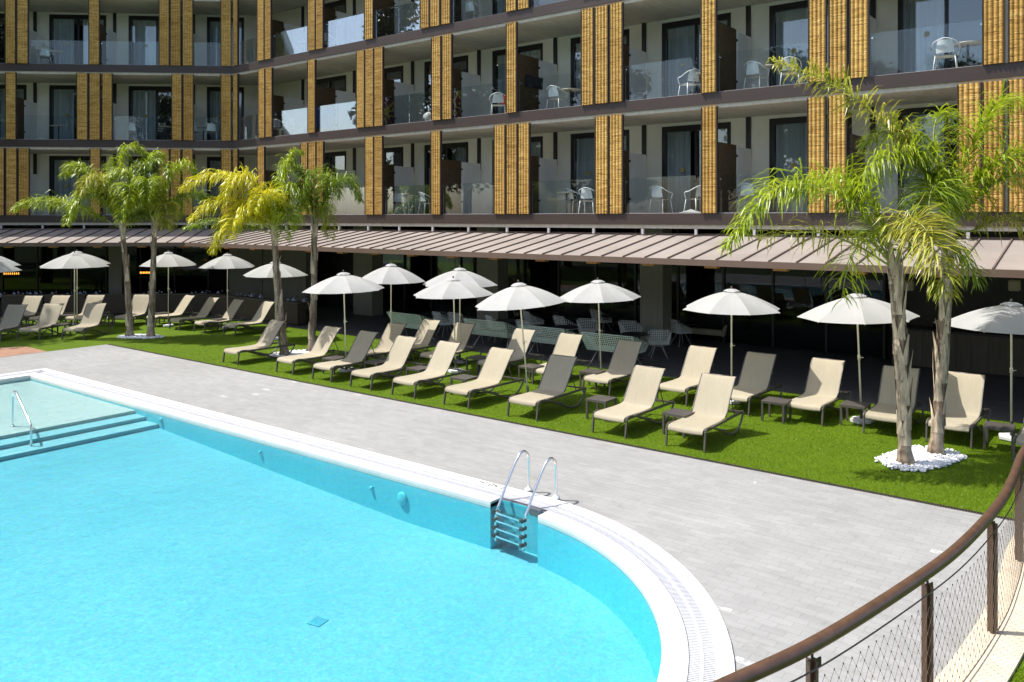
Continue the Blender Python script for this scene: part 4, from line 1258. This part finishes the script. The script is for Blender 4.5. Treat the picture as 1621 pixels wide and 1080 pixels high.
def make_woven_chair():
    o=empty('woven_chair'); tag(o,'x','chair','white woven chairs on the terrace')
    lattice_shell(lambda u,v:((u-.5)*.56,.25-.02+.13*v,.42+.44*v),9,8,.016,M['lattice_white'],'backrest',o)
    lattice_shell(lambda u,v:((u-.5)*.54,-.25+.48*v,.43-.01*v),9,8,.016,M['lattice_white'],'seat',o)
    for s in (-1,1): lattice_shell(lambda u,v,s=s:(s*(.27+.06*v),-.20+.46*u+.10*u*v,.42+v*(.14+.26*u)),7,4,.016,M['lattice_white'],'armrest',o)
    m=MB()
    for a in (-1,1):
        for b in (-1,1): m.tube([(a*.08,b*.08,.42),(a*.25,b*.25,0)],.010,6)
    m.build('legs',M['postgrey'],o,True)
    return o
WCH=make_woven_chair(); cf=[True]
chairs=[((705,532),160,'woven chair at the far left of the terrace, behind the first bench'),((730,533),170,'woven chair just behind the twin umbrella poles'),
 ((789,540),150,'woven chair behind the second bench, beside a round black table'),((847,531),150,'woven chair with its back to the first dark column, behind the third bench'),
 ((840,548),170,'woven chair close behind the third bench'),((898,540),160,'woven chair behind the gap between third and fourth bench'),((932,544),200,'woven chair left of the pole over the fourth bench'),
 ((955,528),160,'woven chair in front of the beige sofa left of the clad column'),((1000,548),190,'woven chair at the foot of the clad column'),
 ((1042,566),215,'nearest woven chair, right of the clad column'),((1078,547),150,'woven chair before the lone beige sofa right of the column')]
for px,rz,lab in chairs:
    x,y=ground(*px); put(WCH,cf,(x,y,0),R(rz),lab)
def make_sofa():
    o=empty('lounge_sofa'); tag(o,'x','sofa','beige sofas on the terrace')
    m=MB(); m.box(-.75,.75,-.3,.32,.25,.44); m.build('seat',M['sofa'],o,bevel=.05)
    m=MB(); m.add([(-.75,.28,.40),(.75,.28,.40),(.80,.50,.95),(-.80,.50,.95),(-.75,.36,.40),(.75,.36,.40),(.80,.58,.95),(-.80,.58,.95)],[(0,1,2,3),(7,6,5,4),(3,2,6,7),(0,3,7,4),(1,5,6,2),(0,4,5,1)]); m.build('backrest',M['sofa'],o,bevel=.03)
    for s in (-1,1):
        m=MB(); m.add([(s*.75,-.3,.25),(s*.75,.4,.25),(s*.84,.5,.8),(s*.82,-.3,.55),(s*.80,-.3,.25),(s*.80,.4,.25),(s*.89,.5,.8),(s*.87,-.3,.55)],[(0,1,2,3),(7,6,5,4),(3,2,6,7),(0,3,7,4),(1,5,6,2),(0,4,5,1)]); m.build('armrest',M['sofa'],o)
    m=MB()
    for a in (-1,1):
        for b in (-1,1): m.tube([(a*.6,b*.25,.25),(a*.68,b*.3,0)],.014,6)
    m.build('legs',M['blackmetal'],o)
    return o
SOF=make_sofa(); sf=[True]
for px,lab in (((848,512),'beige sofa deep on the terrace, leftmost by the dark glass'),((902,516),'beige sofa in the middle of the terrace, behind a round black table'),((985,525),'beige sofa half hidden by the clad column'),((1113,540),'beige sofa standing alone right of the clad column')):
    x,y=ground(*px); put(SOF,sf,(x,y,0),R(random.uniform(-6,6)),lab)
def make_round():
    o=empty('round_table'); tag(o,'x','table','round black terrace tables')
    m=MB(); m.lathe([(.40,0),(.41,.015),(.40,.03)],28,(0,0,.71)); m.build('table_top',M['black'],o)
    m=MB(); m.tube([(0,0,.02),(0,0,.71)],.03,8); m.build('stem',M['black'],o,True)
    m=MB(); m.lathe([(.24,0),(.24,.015),(.04,.03)],20); m.build('foot',M['black'],o)
    return o
RT=make_round(); rf=[True]
for px,lab in (((688,495),'round black table behind the first woven bench'),((803,507.5),'round black table behind the second woven bench'),((895,517),'round black table right behind the third woven bench'),((875,491.5),'round black table deep by the leftmost sofa'),
               ((970,499.5),'round black table in front of the half hidden sofa'),((1006,528),'round black table at the foot of the clad column'),((1093,511),'round black table before the lone sofa')):
    x,y=ground(px[0],px[1],.74); put(RT,rf,(x,y,0),0,lab)
# planter walls screening the dining terrace
def planter(W,p0,p1,q,lab):
    x,y=W.xy((p0+p1)/2,q); o=empty('planter_box',(x,y,0)); tag(o,lab,'planter','dark planter boxes before the dining terrace')
    m=MB(); W.box(m,p0,p1,q,q+.42,.06,.84); b=m.build('body',M['planter'],o,world=True,bevel=.01)
    m=MB(); W.box(m,p0-.015,p1+.015,q-.015,q+.435,.842,.875); m.build('lid_rim',M['aluminium'],o,world=True)
    m=MB(); W.box(m,p0+.04,p1-.04,q+.03,q+.38,.005,.058); m.build('plinth',M['black'],o,world=True)
ql=TQ+.35
pa=WL.p(2,ql); pe=-.45; n=5
for i in range(n):
    a=pa+(pe-pa)*i/n; b=pa+(pe-pa)*(i+1)/n-.05
    planter(WL,a,b,ql,['dark brown planter box at the left picture edge','dark brown planter box behind the left lounger group','dark brown planter box left of the first left palm trunk','dark brown planter box behind the left palm pair','dark brown planter box at the inner corner of the terrace'][i])
pa=.45; pe=WR.p(472,ql)
for i in range(3):
    a=pa+(pe-pa)*i/3; b=pa+(pe-pa)*(i+1)/3-.05
    planter(WR,a,b,ql,['dark brown planter box just right of the inner corner','dark brown planter box left of the yellow palm trunk','dark brown planter box ending between the yellow palm and the slim palm'][i])
# dining tables behind the planters
def make_dining():
    o=empty('dining_table'); tag(o,'x','table','laid dining tables')
    m=MB(); m.box(-.8,.8,-.42,.42,.71,.75); m.build('table_top',M['black'],o,bevel=.008)
    for a in (-1,1):
        for b in (-1,1):
            m=MB(); m.box(a*.72-.03,a*.72+.03,b*.35-.03,b*.35+.03,0,.71); m.build('leg',M['black'],o)
    return o
DT=make_dining(); df=[True]; gl=[]
m=MB(); m.lathe([(.028,0),(.028,.004),(.004,.008),(.004,.09),(.034,.13),(.030,.20)],10)
GLS=m.build('wine_glass',M['glassware'],None,True); gf=[True]
m=MB(); m.add([(-.09,-.09,0),(.09,-.09,0),(.09,.09,0),(-.09,.09,0),(0,0,.16)],[(3,2,1,0),(0,1,4),(1,2,4),(2,3,4),(3,0,4)])
NAP=m.build('folded_napkin',M['napkin'],None); nf=[True]
din=[(WL,25,.15,'laid dining table at the left picture edge behind the planters'),(WL,60,.2,'laid dining table behind the left lounger group'),(WL,130,.2,'laid dining table between the left umbrellas'),(WL,250,.15,'laid dining table behind the second left palm'),
     (WL,325,.2,'laid dining table near the inner corner'),(WR,395,.15,'laid dining table just right of the inner corner'),(WR,462,.2,'laid dining table between the yellow and slim palms')]
for W,px,q,lab in din:
    q=q-1.0; p=W.p(px,q); x,y=W.xy(p,q); put(DT,df,(x,y,0),W.ang,lab)
    where=lab.replace('laid dining table ','')
    for j,(dx,dy) in enumerate(((-.5,-.25),(.1,-.27),(.5,.2),(-.2,.25))):
        x,y=W.xy(p+dx,q+dy)
        o=NAP if nf[0] else NAP.copy()
        if not nf[0]: COL.objects.link(o)
        nf[0]=False; o.location=(x,y,.752); o.rotation_euler=(0,0,random.uniform(0,1.5))
        tag(o,'pale folded napkin on the dining table '+where,'napkin','napkins on the table '+where)
        x,y=W.xy(p+dx+.16,q+dy+.04)
        o=GLS if gf[0] else GLS.copy()
        if not gf[0]: COL.objects.link(o)
        gf[0]=False; o.location=(x,y,.752)
        tag(o,'stemmed wine glass on the dining table '+where,'glass','glasses on the table '+where)
# amber lamps
def lamp(W,px0,px1,y,lab):
    q=1.6; p0,p1=W.p(px0,q),W.p(px1,q); pc=(p0+p1)/2; x,yy=W.xy(pc,q)
    Y=-sn*x+cs*yy; z=CH-(y-346)*Y/F
    o=empty('pendant_lamp',(x,yy,z)); tag(o,lab,'lamp','amber pendant lamps under the ceiling')
    m=MB(); W.box(m,p0,p1,q-.05,q+.05,z-.05,z-.02); m.build('tray',M['cablelamp'],o,world=True)
    m=MB(); n=8
    for i in range(n):
        p=p0+(p1-p0)*(i+.5)/n; a=W.xy(p,q); m.lathe([(.018,0),(.02,.05),(.004,.10)],8,(a[0],a[1],z-.018))
    m.build('candle_bulbs',M['amber'],o,world=True)
    m=MB()
    for p in (p0+.05,p1-.05):
        a=W.xy(p,q); m.tube([(a[0],a[1],z-.02),(a[0],a[1],3.80)],.006,5)
    m.build('cord',M['black'],o,world=True)
lamp(WL,5,31,434,'row of amber bulbs at the left picture edge'); lamp(WL,73,100,423,'row of amber bulbs beneath the left twin umbrellas')
lamp(WL,221,240,432.5,'row of amber bulbs beside the second left palm trunk'); lamp(WL,267,290,420.5,'row of amber bulbs just right of the umbrella pole behind the second palm')
# bar
pb0=WR.p(1412,3.3); x,y=WR.xy(pb0+3,3.3)
bar=empty('bar_counter',(x,y,0)); tag(bar,'long boarded bar counter in the shade behind the near palms','bar counter')
m=MB(); pp=pb0
while pp<pb0+9:
    WR.box(m,pp,pp+.388,3.3,3.33,.02,1.0); pp+=.394
m.build('front_boards',M['bar'],bar,world=True)
m=MB(); WR.box(m,pb0-.03,pb0+9,3.25,3.95,1.002,1.06); m.build('counter_top',M['black'],bar,world=True,bevel=.006)
m=MB(); WR.box(m,pb0,pb0+9,3.34,3.9,.0,.99); m.build('carcass',M['black'],bar,world=True)
# bar bits: bottles, hanging lamps
m=MB(); m.lathe([(.035,0),(.036,.18),(.014,.24),(.014,.31)],10)
BOT=m.build('bottle',m_glass('bottle_glass',(.25,.4,.2),.1),None,True); 
for j in range(9):
    o=BOT if j==0 else BOT.copy()
    if j: COL.objects.link(o)
    p=pb0+1.0+j*.62; a=WR.xy(p,3.7); o.location=(a[0],a[1],1.06)
    tag(o,'dark bottle standing on the bar counter behind the near palms','bottle','bottles on the bar')
for j,px in enumerate((1438,1606)):
    p=WR.p(px,1.0); a=WR.xy(p,1.0); Y=-sn*a[0]+cs*a[1]; z=CH-(450-346)*Y/F
    o=empty('wicker_lamp',(a[0],a[1],z)); tag(o,['wicker box lamp hanging between the two near palm trunks','wicker box lamp hanging near the right picture edge'][j],'lamp','wicker lamps over the bar')
    m=MB(); m.box(-.12,.12,-.12,.12,-.16,.10); sh=m.build('shade',M['sofa'],o)
    k=sh.modifiers.new('bv','BEVEL'); k.width=.03
    m=MB(); m.tube([(0,0,.10),(0,0,3.8-z)],.006,5); m.build('cord',M['black'],o)

# ------------------------------------------------------------------ balcony furniture
def make_bchair():
    o=empty('balcony_chair'); tag(o,'x','chair','white balcony chairs')
    m=MB()
    def seat(u,v):
        return ((u-.5)*.44,(v-.5)*.42,.45-.02*math.sin(u*PI)*math.sin(v*PI))
    m.grid(seat,6,6); m.grid(lambda u,v:(seat(u,v)[0],seat(u,v)[1],seat(u,v)[2]-.02),6,6); m.build('seat',M['white_plastic'],o,True)
    m=MB(); m.grid(lambda u,v:((u-.5)*.40*(1-.25*v*v),.20+.05*v+.04*math.cos((u-.5)*PI)-.03,.50+.31*v),6,5); m.build('backrest',M['white_plastic'],o,True)
    m=MB()
    m.tube(arc_pts([(-.23,-.20,.46),(-.30,-.16,.62),(-.30,.02,.66),(-.24,.22,.76),(0,.30,.84),(.24,.22,.76),(.30,.02,.66),(.30,-.16,.62),(.23,-.20,.46)],5),.014,6); m.build('arm_loop',M['white_plastic'],o,True)
    for a in (-1,1):
        for b in (-1,1):
            m=MB(); m.tube([(a*.21,b*.19,.45),(a*.26,b*.25,0)],.013,6); m.build('leg',M['white_plastic'],o,True)
    return o
def make_btable():
    o=empty('balcony_table'); tag(o,'x','table','round balcony tables')
    m=MB(); m.lathe([(.34,0),(.345,.01),(.34,.022)],24,(0,0,.71)); m.build('table_top',M['tabletop'],o)
    m=MB(); m.tube([(0,0,.02),(0,0,.71)],.028,8); m.build('stem',M['blackmetal'],o,True)
    m=MB(); m.lathe([(.20,0),(.20,.012),(.03,.025)],18); m.build('foot',M['blackmetal'],o)
    return o
BC=make_bchair(); BT=make_btable(); bcf=[True]; btf=[True]
fn_={0:'lowest',1:'middle',2:'top'}
def near(px):
    return 'left wing' if px<370 else ('right wing' if px>370 else '')
bch=[(WL,2,72,200,'chair on the top left wing balcony beside the table'),(WL,1,214,160,'white chair on the middle left wing balcony left of its table'),(WL,1,309,170,'chair on the middle left wing balcony next to the inner corner'),(WL,1,334,200,'second chair on the corner balcony of the middle left wing row'),(WL,0,110,180,'chair on the lowest left wing balcony behind the left palm fronds'),
 (WR,1,443,190,'grey chair on the middle row, second balcony from the inner corner'),(WR,1,467,170,'wide chair on the middle row, left of the striped towel'),(WR,1,789,215,'white chair with a red cloth on the middle row, before the dark bundle'),
 (WR,1,881,180,'white chair left of a round table on the middle row, right of the dark bundle'),(WR,1,1092,240,'white chair tucked under a table beside the wide single screen on the middle row'),(WR,1,1197,170,'white chair left of the table on the middle row above the near palm frond tip'),(WR,1,1250,200,'white chair right of the table on the middle row above the near palm frond tip'),
 (WR,1,1497,185,'white chair beside the table on the big right balcony of the middle row'),
 (WR,0,634,200,'white chair left of the table on the lowest row, above the slim palm arch'),(WR,0,676,160,'white chair right of the table on the lowest row, left of a single screen'),(WR,0,911,150,'back chair by the table on the lowest row'),(WR,0,932,190,'front chair right of the table on the lowest row, left of a screen pair'),
 (WR,0,1046,170,'white chair at the middle of the wide lowest row balcony'),(WR,0,1102,250,'white chair beside the single wide screen on the lowest row'),(WR,0,1187,180,'white chair half behind the near palm frond on the lowest row'),
 (WR,2,497+20,190,'pale chair on the top row near the inner corner'),(WR,2,748,185,'pale chair on the top row beside a triple screen')]
for W,L,px,rz,lab in bch:
    q=.75 if 'back chair' not in lab else 1.15
    p=W.p(px,q); x,y=W.xy(p,q); put(BC,bcf,(x,y,FL[L]+.003),W.ang+R(rz),lab)
btb=[(WL,2,91,'table on the top left wing balcony'),(WL,1,93,'table on the middle left wing balcony at the left'),(WL,1,263,'table on the middle left wing balcony before the curtains'),(WL,1,322,'table on the corner balcony of the middle left wing row'),
 (WR,2,655,'round white table top on the top row reflected trees balcony'),(WR,1,903,'round table left of the triple screen on the middle row'),(WR,1,1108,'round table half behind the wide single screen on the middle row'),(WR,1,1222,'round table between two white chairs on the middle row'),(WR,1,1532,'round table on the big right balcony of the middle row'),
 (WR,0,655,'round table between two chairs on the lowest row above the slim palm'),(WR,0,897,'round table on the lowest row left of a screen pair'),(WR,2,483,'round table on the top row near the inner corner')]
for W,L,px,lab in btb:
    q=.95; p=W.p(px,q); x,y=W.xy(p,q); put(BT,btf,(x,y,FL[L]+.003),W.ang,lab)
p=WR.p(1094,.6); x,y=WR.xy(p,.6); 
m=MB(); m.lathe([(.02,.02),(.34,.0),(.36,.03),(.05,.12),(.01,.14)],20); o=m.build('folded_parasol_top',M['canvas']); o.location=(x,y,FL[0]+.005); tag(o,'flat round white cover lying on the lowest balcony floor by the single screen','cover')
# towels on the dividers, hung over the reed panel
def towel(W,slot_i,L,z0,z1,q0,q1,mat,lab,cat='towel'):
    p=slotR[slot_i]+.05
    m=MB(); n=14
    def fn(u,v):
        w_=.010*math.sin(u*23+v*3)+.006*math.sin(u*51)
        return (W.xy(p+.055+w_,q0+(q1-q0)*u)[0],W.xy(p,q0+(q1-q0)*u)[1],FL[L]+z0+(z1-z0)*v)
    m.grid(fn,28,8)
    m.grid(lambda u,v:(fn(u,v)[0]+.008,fn(u,v)[1],fn(u,v)[2]),28,8)
    o=m.build('beach_towel',mat,None,True); tag(o,lab,cat)
    return o
def rot_towel(o): return o
t1=towel(WR,2,1,.28,1.12,.20,1.30,M['stripes'],'rainbow striped beach towel hanging on a balcony divider of the middle row')
t2=towel(WR,3,1,.25,1.25,.70,1.28,M['magenta'],'plum towel with yellow motifs half behind the triple screen on the middle row')
t3=towel(WR,4,1,.22,1.22,.70,1.28,M['magenta'],'plum towel with yellow motifs right of the screen pair on the middle row')
t4=towel(WR,5,1,.95,1.35,.55,1.55,M['cloth_dark'],'dark clothes bundle hanging on a balcony divider','clothes')
p=WR.p(678,.5); x,y=WR.xy(p,.5)
m=MB(); rg=random.Random(4)
def blob(u,v):
    a=u*2*PI; r_=.16*math.sin(v*PI)*(1+.25*math.sin(3*a+v*5)); return (x+r_*math.cos(a),y+r_*math.sin(a),FL[1]+.06+.36*(1-math.cos(v*PI))/2+.03*math.sin(5*a))
m.grid(blob,18,10); tag(m.build('laundry_bundle',M['laundry'],None,True),'white laundry bundle on a middle row balcony floor beside the screen pair','laundry')
p=WR.p(789,.75); x,y=WR.xy(p,.75)
m=MB(); m.grid(lambda u,v:(x-.12+.24*u,y+.24-.02*math.sin(v*3),FL[1]+.47+.36*v),4,6); tag(m.build('red_cloth',M['red'],None,True),'red cloth hung over the back of a white balcony chair','cloth')

# ------------------------------------------------------------------ foreground fence
rail_px=[(1040,1128),(1160,1080),(1300,1013),(1440,925),(1520,865),(1580,800),(1604,757),(1621,715)]
ZR=1.23
RP=[Vector((*ground(px,py,ZR),ZR)) for px,py in rail_px]
# carry on round the curve outside the frame
d=(RP[-1]-RP[-2]).normalized(); RP.append(RP[-1]+Matrix.Rotation(R(-6),3,'Z')@d*1.2); RP.append(RP[-1]+Matrix.Rotation(R(-12),3,'Z')@d*1.4)
d0=(RP[0]-RP[1]).normalized(); RP.insert(0,RP[0]+Matrix.Rotation(R(-10),3,'Z')@d0*1.2)
RC=arc_pts(RP,10)
fence=empty('pool_fence',(RP[3].x,RP[3].y,0)); tag(fence,'curved bronze handrail fence with flat posts and steel cable mesh at the pool deck corner','fence')
m=MB(); m.tube(RC,.048,18); m.build('handrail',M['railmetal'],fence,True,world=True)
# posts
cum=[0]
for i in range(1,len(RC)): cum.append(cum[-1]+(RC[i]-RC[i-1]).length)
def at_len(d):
    for i in range(1,len(RC)):
        if cum[i]>=d:
            f=(d-cum[i-1])/(cum[i]-cum[i-1]); return RC[i-1].lerp(RC[i],f),(RC[i]-RC[i-1]).normalized()
    return RC[-1],(RC[-1]-RC[-2]).normalized()
def len_near(px,z):
    best=None
    for i,p in enumerate(RC):
        Y=-sn*p.x+cs*p.y; X=cs*p.x+sn*p.y; q=810.5+F*X/Y
        if best is None or abs(q-px)<best[0]: best=(abs(q-px),cum[i])
    return best[1]
pl_=[len_near(x,0) for x in (1285,1471,1572,1614)]
gap=(pl_[2]-pl_[0])/2
pl_=[pl_[0]-gap*1.05,pl_[0],pl_[1],pl_[2],pl_[3],pl_[3]+gap]
pl_=[x for x in pl_ if .05<x<cum[-1]-.05]
TOPM,BOTM=1.10,.10
for d in pl_:
    p,t=at_len(d); nrm=Vector((-t.y,t.x,0)).normalized(); t2=Vector((t.x,t.y,0)).normalized()
    mt=Matrix(((t2.x,nrm.x,0,p.x),(t2.y,nrm.y,0,p.y),(0,0,1,0),(0,0,0,1)))
    m=MB(); m.box(-.006,.006,-.045,.045,.03,1.13,mt); m.box(-.045,.045,-.006,.006,.03,1.13,mt) if False else None
    m.box(-.04,.04,-.012,.012,.03,1.13,mt)
    po=m.build('post',M['railmetal'],fence,world=True)
    m=MB(); m.tube([mt@Vector((0,0,1.12)),mt@Vector((0,0,1.20))],.010,6); m.box(-.02,.10,-.005,.005,1.06,1.12,mt); m.build('bracket',M['blackmetal'],po,world=False) if False else part_b(m,po) if False else None
    ob=m.build('bracket',M['blackmetal'],fence,world=True)
offc=.05
def off(d,z,o=offc):
    p,t=at_len(d); nr=Vector((t.y,-t.x,0)).normalized(); return Vector((p.x+nr.x*o,p.y+nr.y*o,z))
m=MB()
for z in (TOPM,BOTM):
    m.tube([off(cum[-1]*i/160,z) for i in range(161)],.006,6)
m.build('border_cable',M['cable'],fence,True,world=True)
m=MB(); dx=.058; dz=.077; nrow=int((TOPM-BOTM)/dz); ncol=int(cum[-1]/dx)
for j in range(nrow):
    z0=BOTM+j*dz
    pts=[]
    for i in range(ncol+1):
        pts.append(off(i*dx,z0+dz*.5+(dz*.5 if (i+j)%2 else -dz*.5)))
    m.tube(pts,.0014,4,False)
    for i in range(ncol+1):
        if (i+j)%2: 
            a=pts[i]; m.box(a.x-.0035,a.x+.0035,a.y-.0035,a.y+.0035,a.z-.006,a.z+.006)
m.build('cable_mesh',M['cable'],fence,False,world=True)
# curb under the fence and outer lawn
DKE=max(d for d in [cum[-1]*i/400 for i in range(401)] if off(d,0,-.16).y<DE-.1)
m=MB(); A=[]; B=[]
for i in range(81):
    d=DKE*i/80; A.append(off(d,0,-.16)); B.append(off(d,0,.30))
n=81
vs=[(p.x,p.y,.06) for p in A]+[(p.x,p.y,.06) for p in B]+[(p.x,p.y,-.05) for p in A]+[(p.x,p.y,-.05) for p in B]
fs=[]
for i in range(n-1): fs+=[(i,n+i,n+i+1,i+1),(i,i+1,2*n+i+1,2*n+i),(n+i,3*n+i,3*n+i+1,n+i+1)]
fs+=[(0,2*n,3*n,n),(n-1,2*n-1,4*n-1,3*n-1)]
m.add(vs,fs); tag(m.build('stone_kerb',M['stone']),kind='structure')
m=MB(); C=[off(cum[-1]*i/80,0,.305) for i in range(81)]; E=[off(cum[-1]*i/80,0,4.5) for i in range(81)]
m.add([(p.x,p.y,.03) for p in C]+[(p.x,p.y,.03) for p in E],[(i,81+i,82+i,i+1) for i in range(80)])
tag(m.build('outer_lawn',M['grass']),kind='structure')

# ------------------------------------------------------------------ turf blades
rng=np.random.default_rng(5)
def blades(name,pts,hgt,wd):
    n=len(pts); ang=rng.uniform(0,2*PI,n); ln=rng.uniform(.5,1.0,n)*hgt
    dx=np.cos(ang)*wd; dy=np.sin(ang)*wd; lx=rng.normal(0,.5,n)*ln; ly=rng.normal(0,.5,n)*ln
    v=np.zeros((n,3,3)); v[:,0,0]=pts[:,0]-dx; v[:,0,1]=pts[:,1]-dy; v[:,1,0]=pts[:,0]+dx; v[:,1,1]=pts[:,1]+dy
    v[:,2,0]=pts[:,0]+lx; v[:,2,1]=pts[:,1]+ly; v[:,:2,2]=pts[:,2:3]; v[:,2,2]=pts[:,2]+ln
    me=bpy.data.meshes.new(name); me.vertices.add(n*3); me.loops.add(n*3); me.polygons.add(n)
    me.vertices.foreach_set('co',v.reshape(-1)); me.loops.foreach_set('vertex_index',np.arange(n*3,dtype=np.int32))
    me.polygons.foreach_set('loop_start',np.arange(0,n*3,3,dtype=np.int32)); me.update(calc_edges=True); me.validate()
    me.materials.append(M['blade'])
    o=bpy.data.objects.new(name,me); COL.objects.link(o); return o
n=260000
u=rng.random(n)**.6
P=np.stack([-27+39*u,rng.uniform(DE+.01,D+TQ,n),np.full(n,-.012)],1)
P=P[(P[:,0]>-26.5)]
# keep clear of the pebble beds
for a,b,rd in ((PB[0],PB[1],.42),(PB[2],PB[3],.5),(PB[4],PB[5],.46)):
    ax,ay=a; bx,by=b; dxx,dyy=bx-ax,by-ay; tt=np.clip(((P[:,0]-ax)*dxx+(P[:,1]-ay)*dyy)/(dxx*dxx+dyy*dyy),0,1)
    P=P[np.hypot(P[:,0]-ax-tt*dxx,P[:,1]-ay-tt*dyy)>rd]
tag(blades('grass',P,.034,.004),'short bright green turf of the lounger lawn','grass',None,'stuff')
q=[]
for _ in range(26000):
    d=random.random()*cum[-1]; p=off(d,0,.31+random.random()*1.6); q.append((p.x,p.y,.03))
tag(blades('outer_grass',np.array(q),.05,.004),'grass strip outside the stone kerb of the fence','grass',None,'stuff')

# ------------------------------------------------------------------ pines beyond the pool (mirrored in the glass)
def pine_mesh(seed):
    rg=random.Random(seed); m=MB(); tr=MB()
    H=19; tr.tube([(0,0,0),(.2,.1,H*.5),(.1,.3,H*.9)],[.35,.25,.1],8)
    for c in range(34):
        a=rg.random()*2*PI; h=rg.uniform(.32,1.0); rr_=rg.uniform(.5,4.2)*(1.15-h*.75)
        cx,cy,cz_=rr_*math.cos(a),rr_*math.sin(a),H*h
        tr.tube([(0,0,cz_-1),(cx,cy,cz_)],[.07,.03],4)
        for _ in range(330):
            v=Vector((rg.gauss(0,1),rg.gauss(0,1),rg.gauss(0,.55))); v=v.normalized()*rg.uniform(.5,1.6)
            p=Vector((cx,cy,cz_))+v; d=Vector((rg.uniform(-1,1),rg.uniform(-1,1),rg.uniform(-.5,.8))).normalized()*rg.uniform(.25,.5)
            e=d.cross(Vector((rg.random(),rg.random(),rg.random()))).normalized()*.16
            m.add([p-e,p+e,p+d],[(0,1,2)])
    return m,tr
protos=[]
for s in (1,2):
    m,tr=pine_mesh(s); o=empty('pine_tree'); m.build('crown',M['pine'],o); tr.build('trunk',M['bark'],o,True); protos.append(o)
ring_=[]
for k in range(22):
    az=R(100+k*9.5)+random.uniform(-.05,.05); rd=random.uniform(38,50)
    X,Y=rd*math.cos(az),rd*math.sin(az)
    if Y>8 and k<3: continue
    ring_.append((X,Y))
seen=[0,0]
for k,(X,Y) in enumerate(ring_):
    i=k%2; o=protos[i] if seen[i]==0 else copy_tree(protos[i]); seen[i]+=1
    x,y=c2w(X,Y); o.location=(x,y,-.06); o.rotation_euler=(0,0,random.uniform(0,6)); s=random.uniform(.9,1.25); o.scale=(s,s,s)
    tag(o,'tall dark green pine beyond the pool, seen only mirrored in the hotel glass','tree','pines across the pool')
scn.cycles.max_bounces=10; scn.cycles.transparent_max_bounces=24; scn.cycles.use_denoising=True
scn.cycles.caustics_reflective=False; scn.cycles.caustics_refractive=False
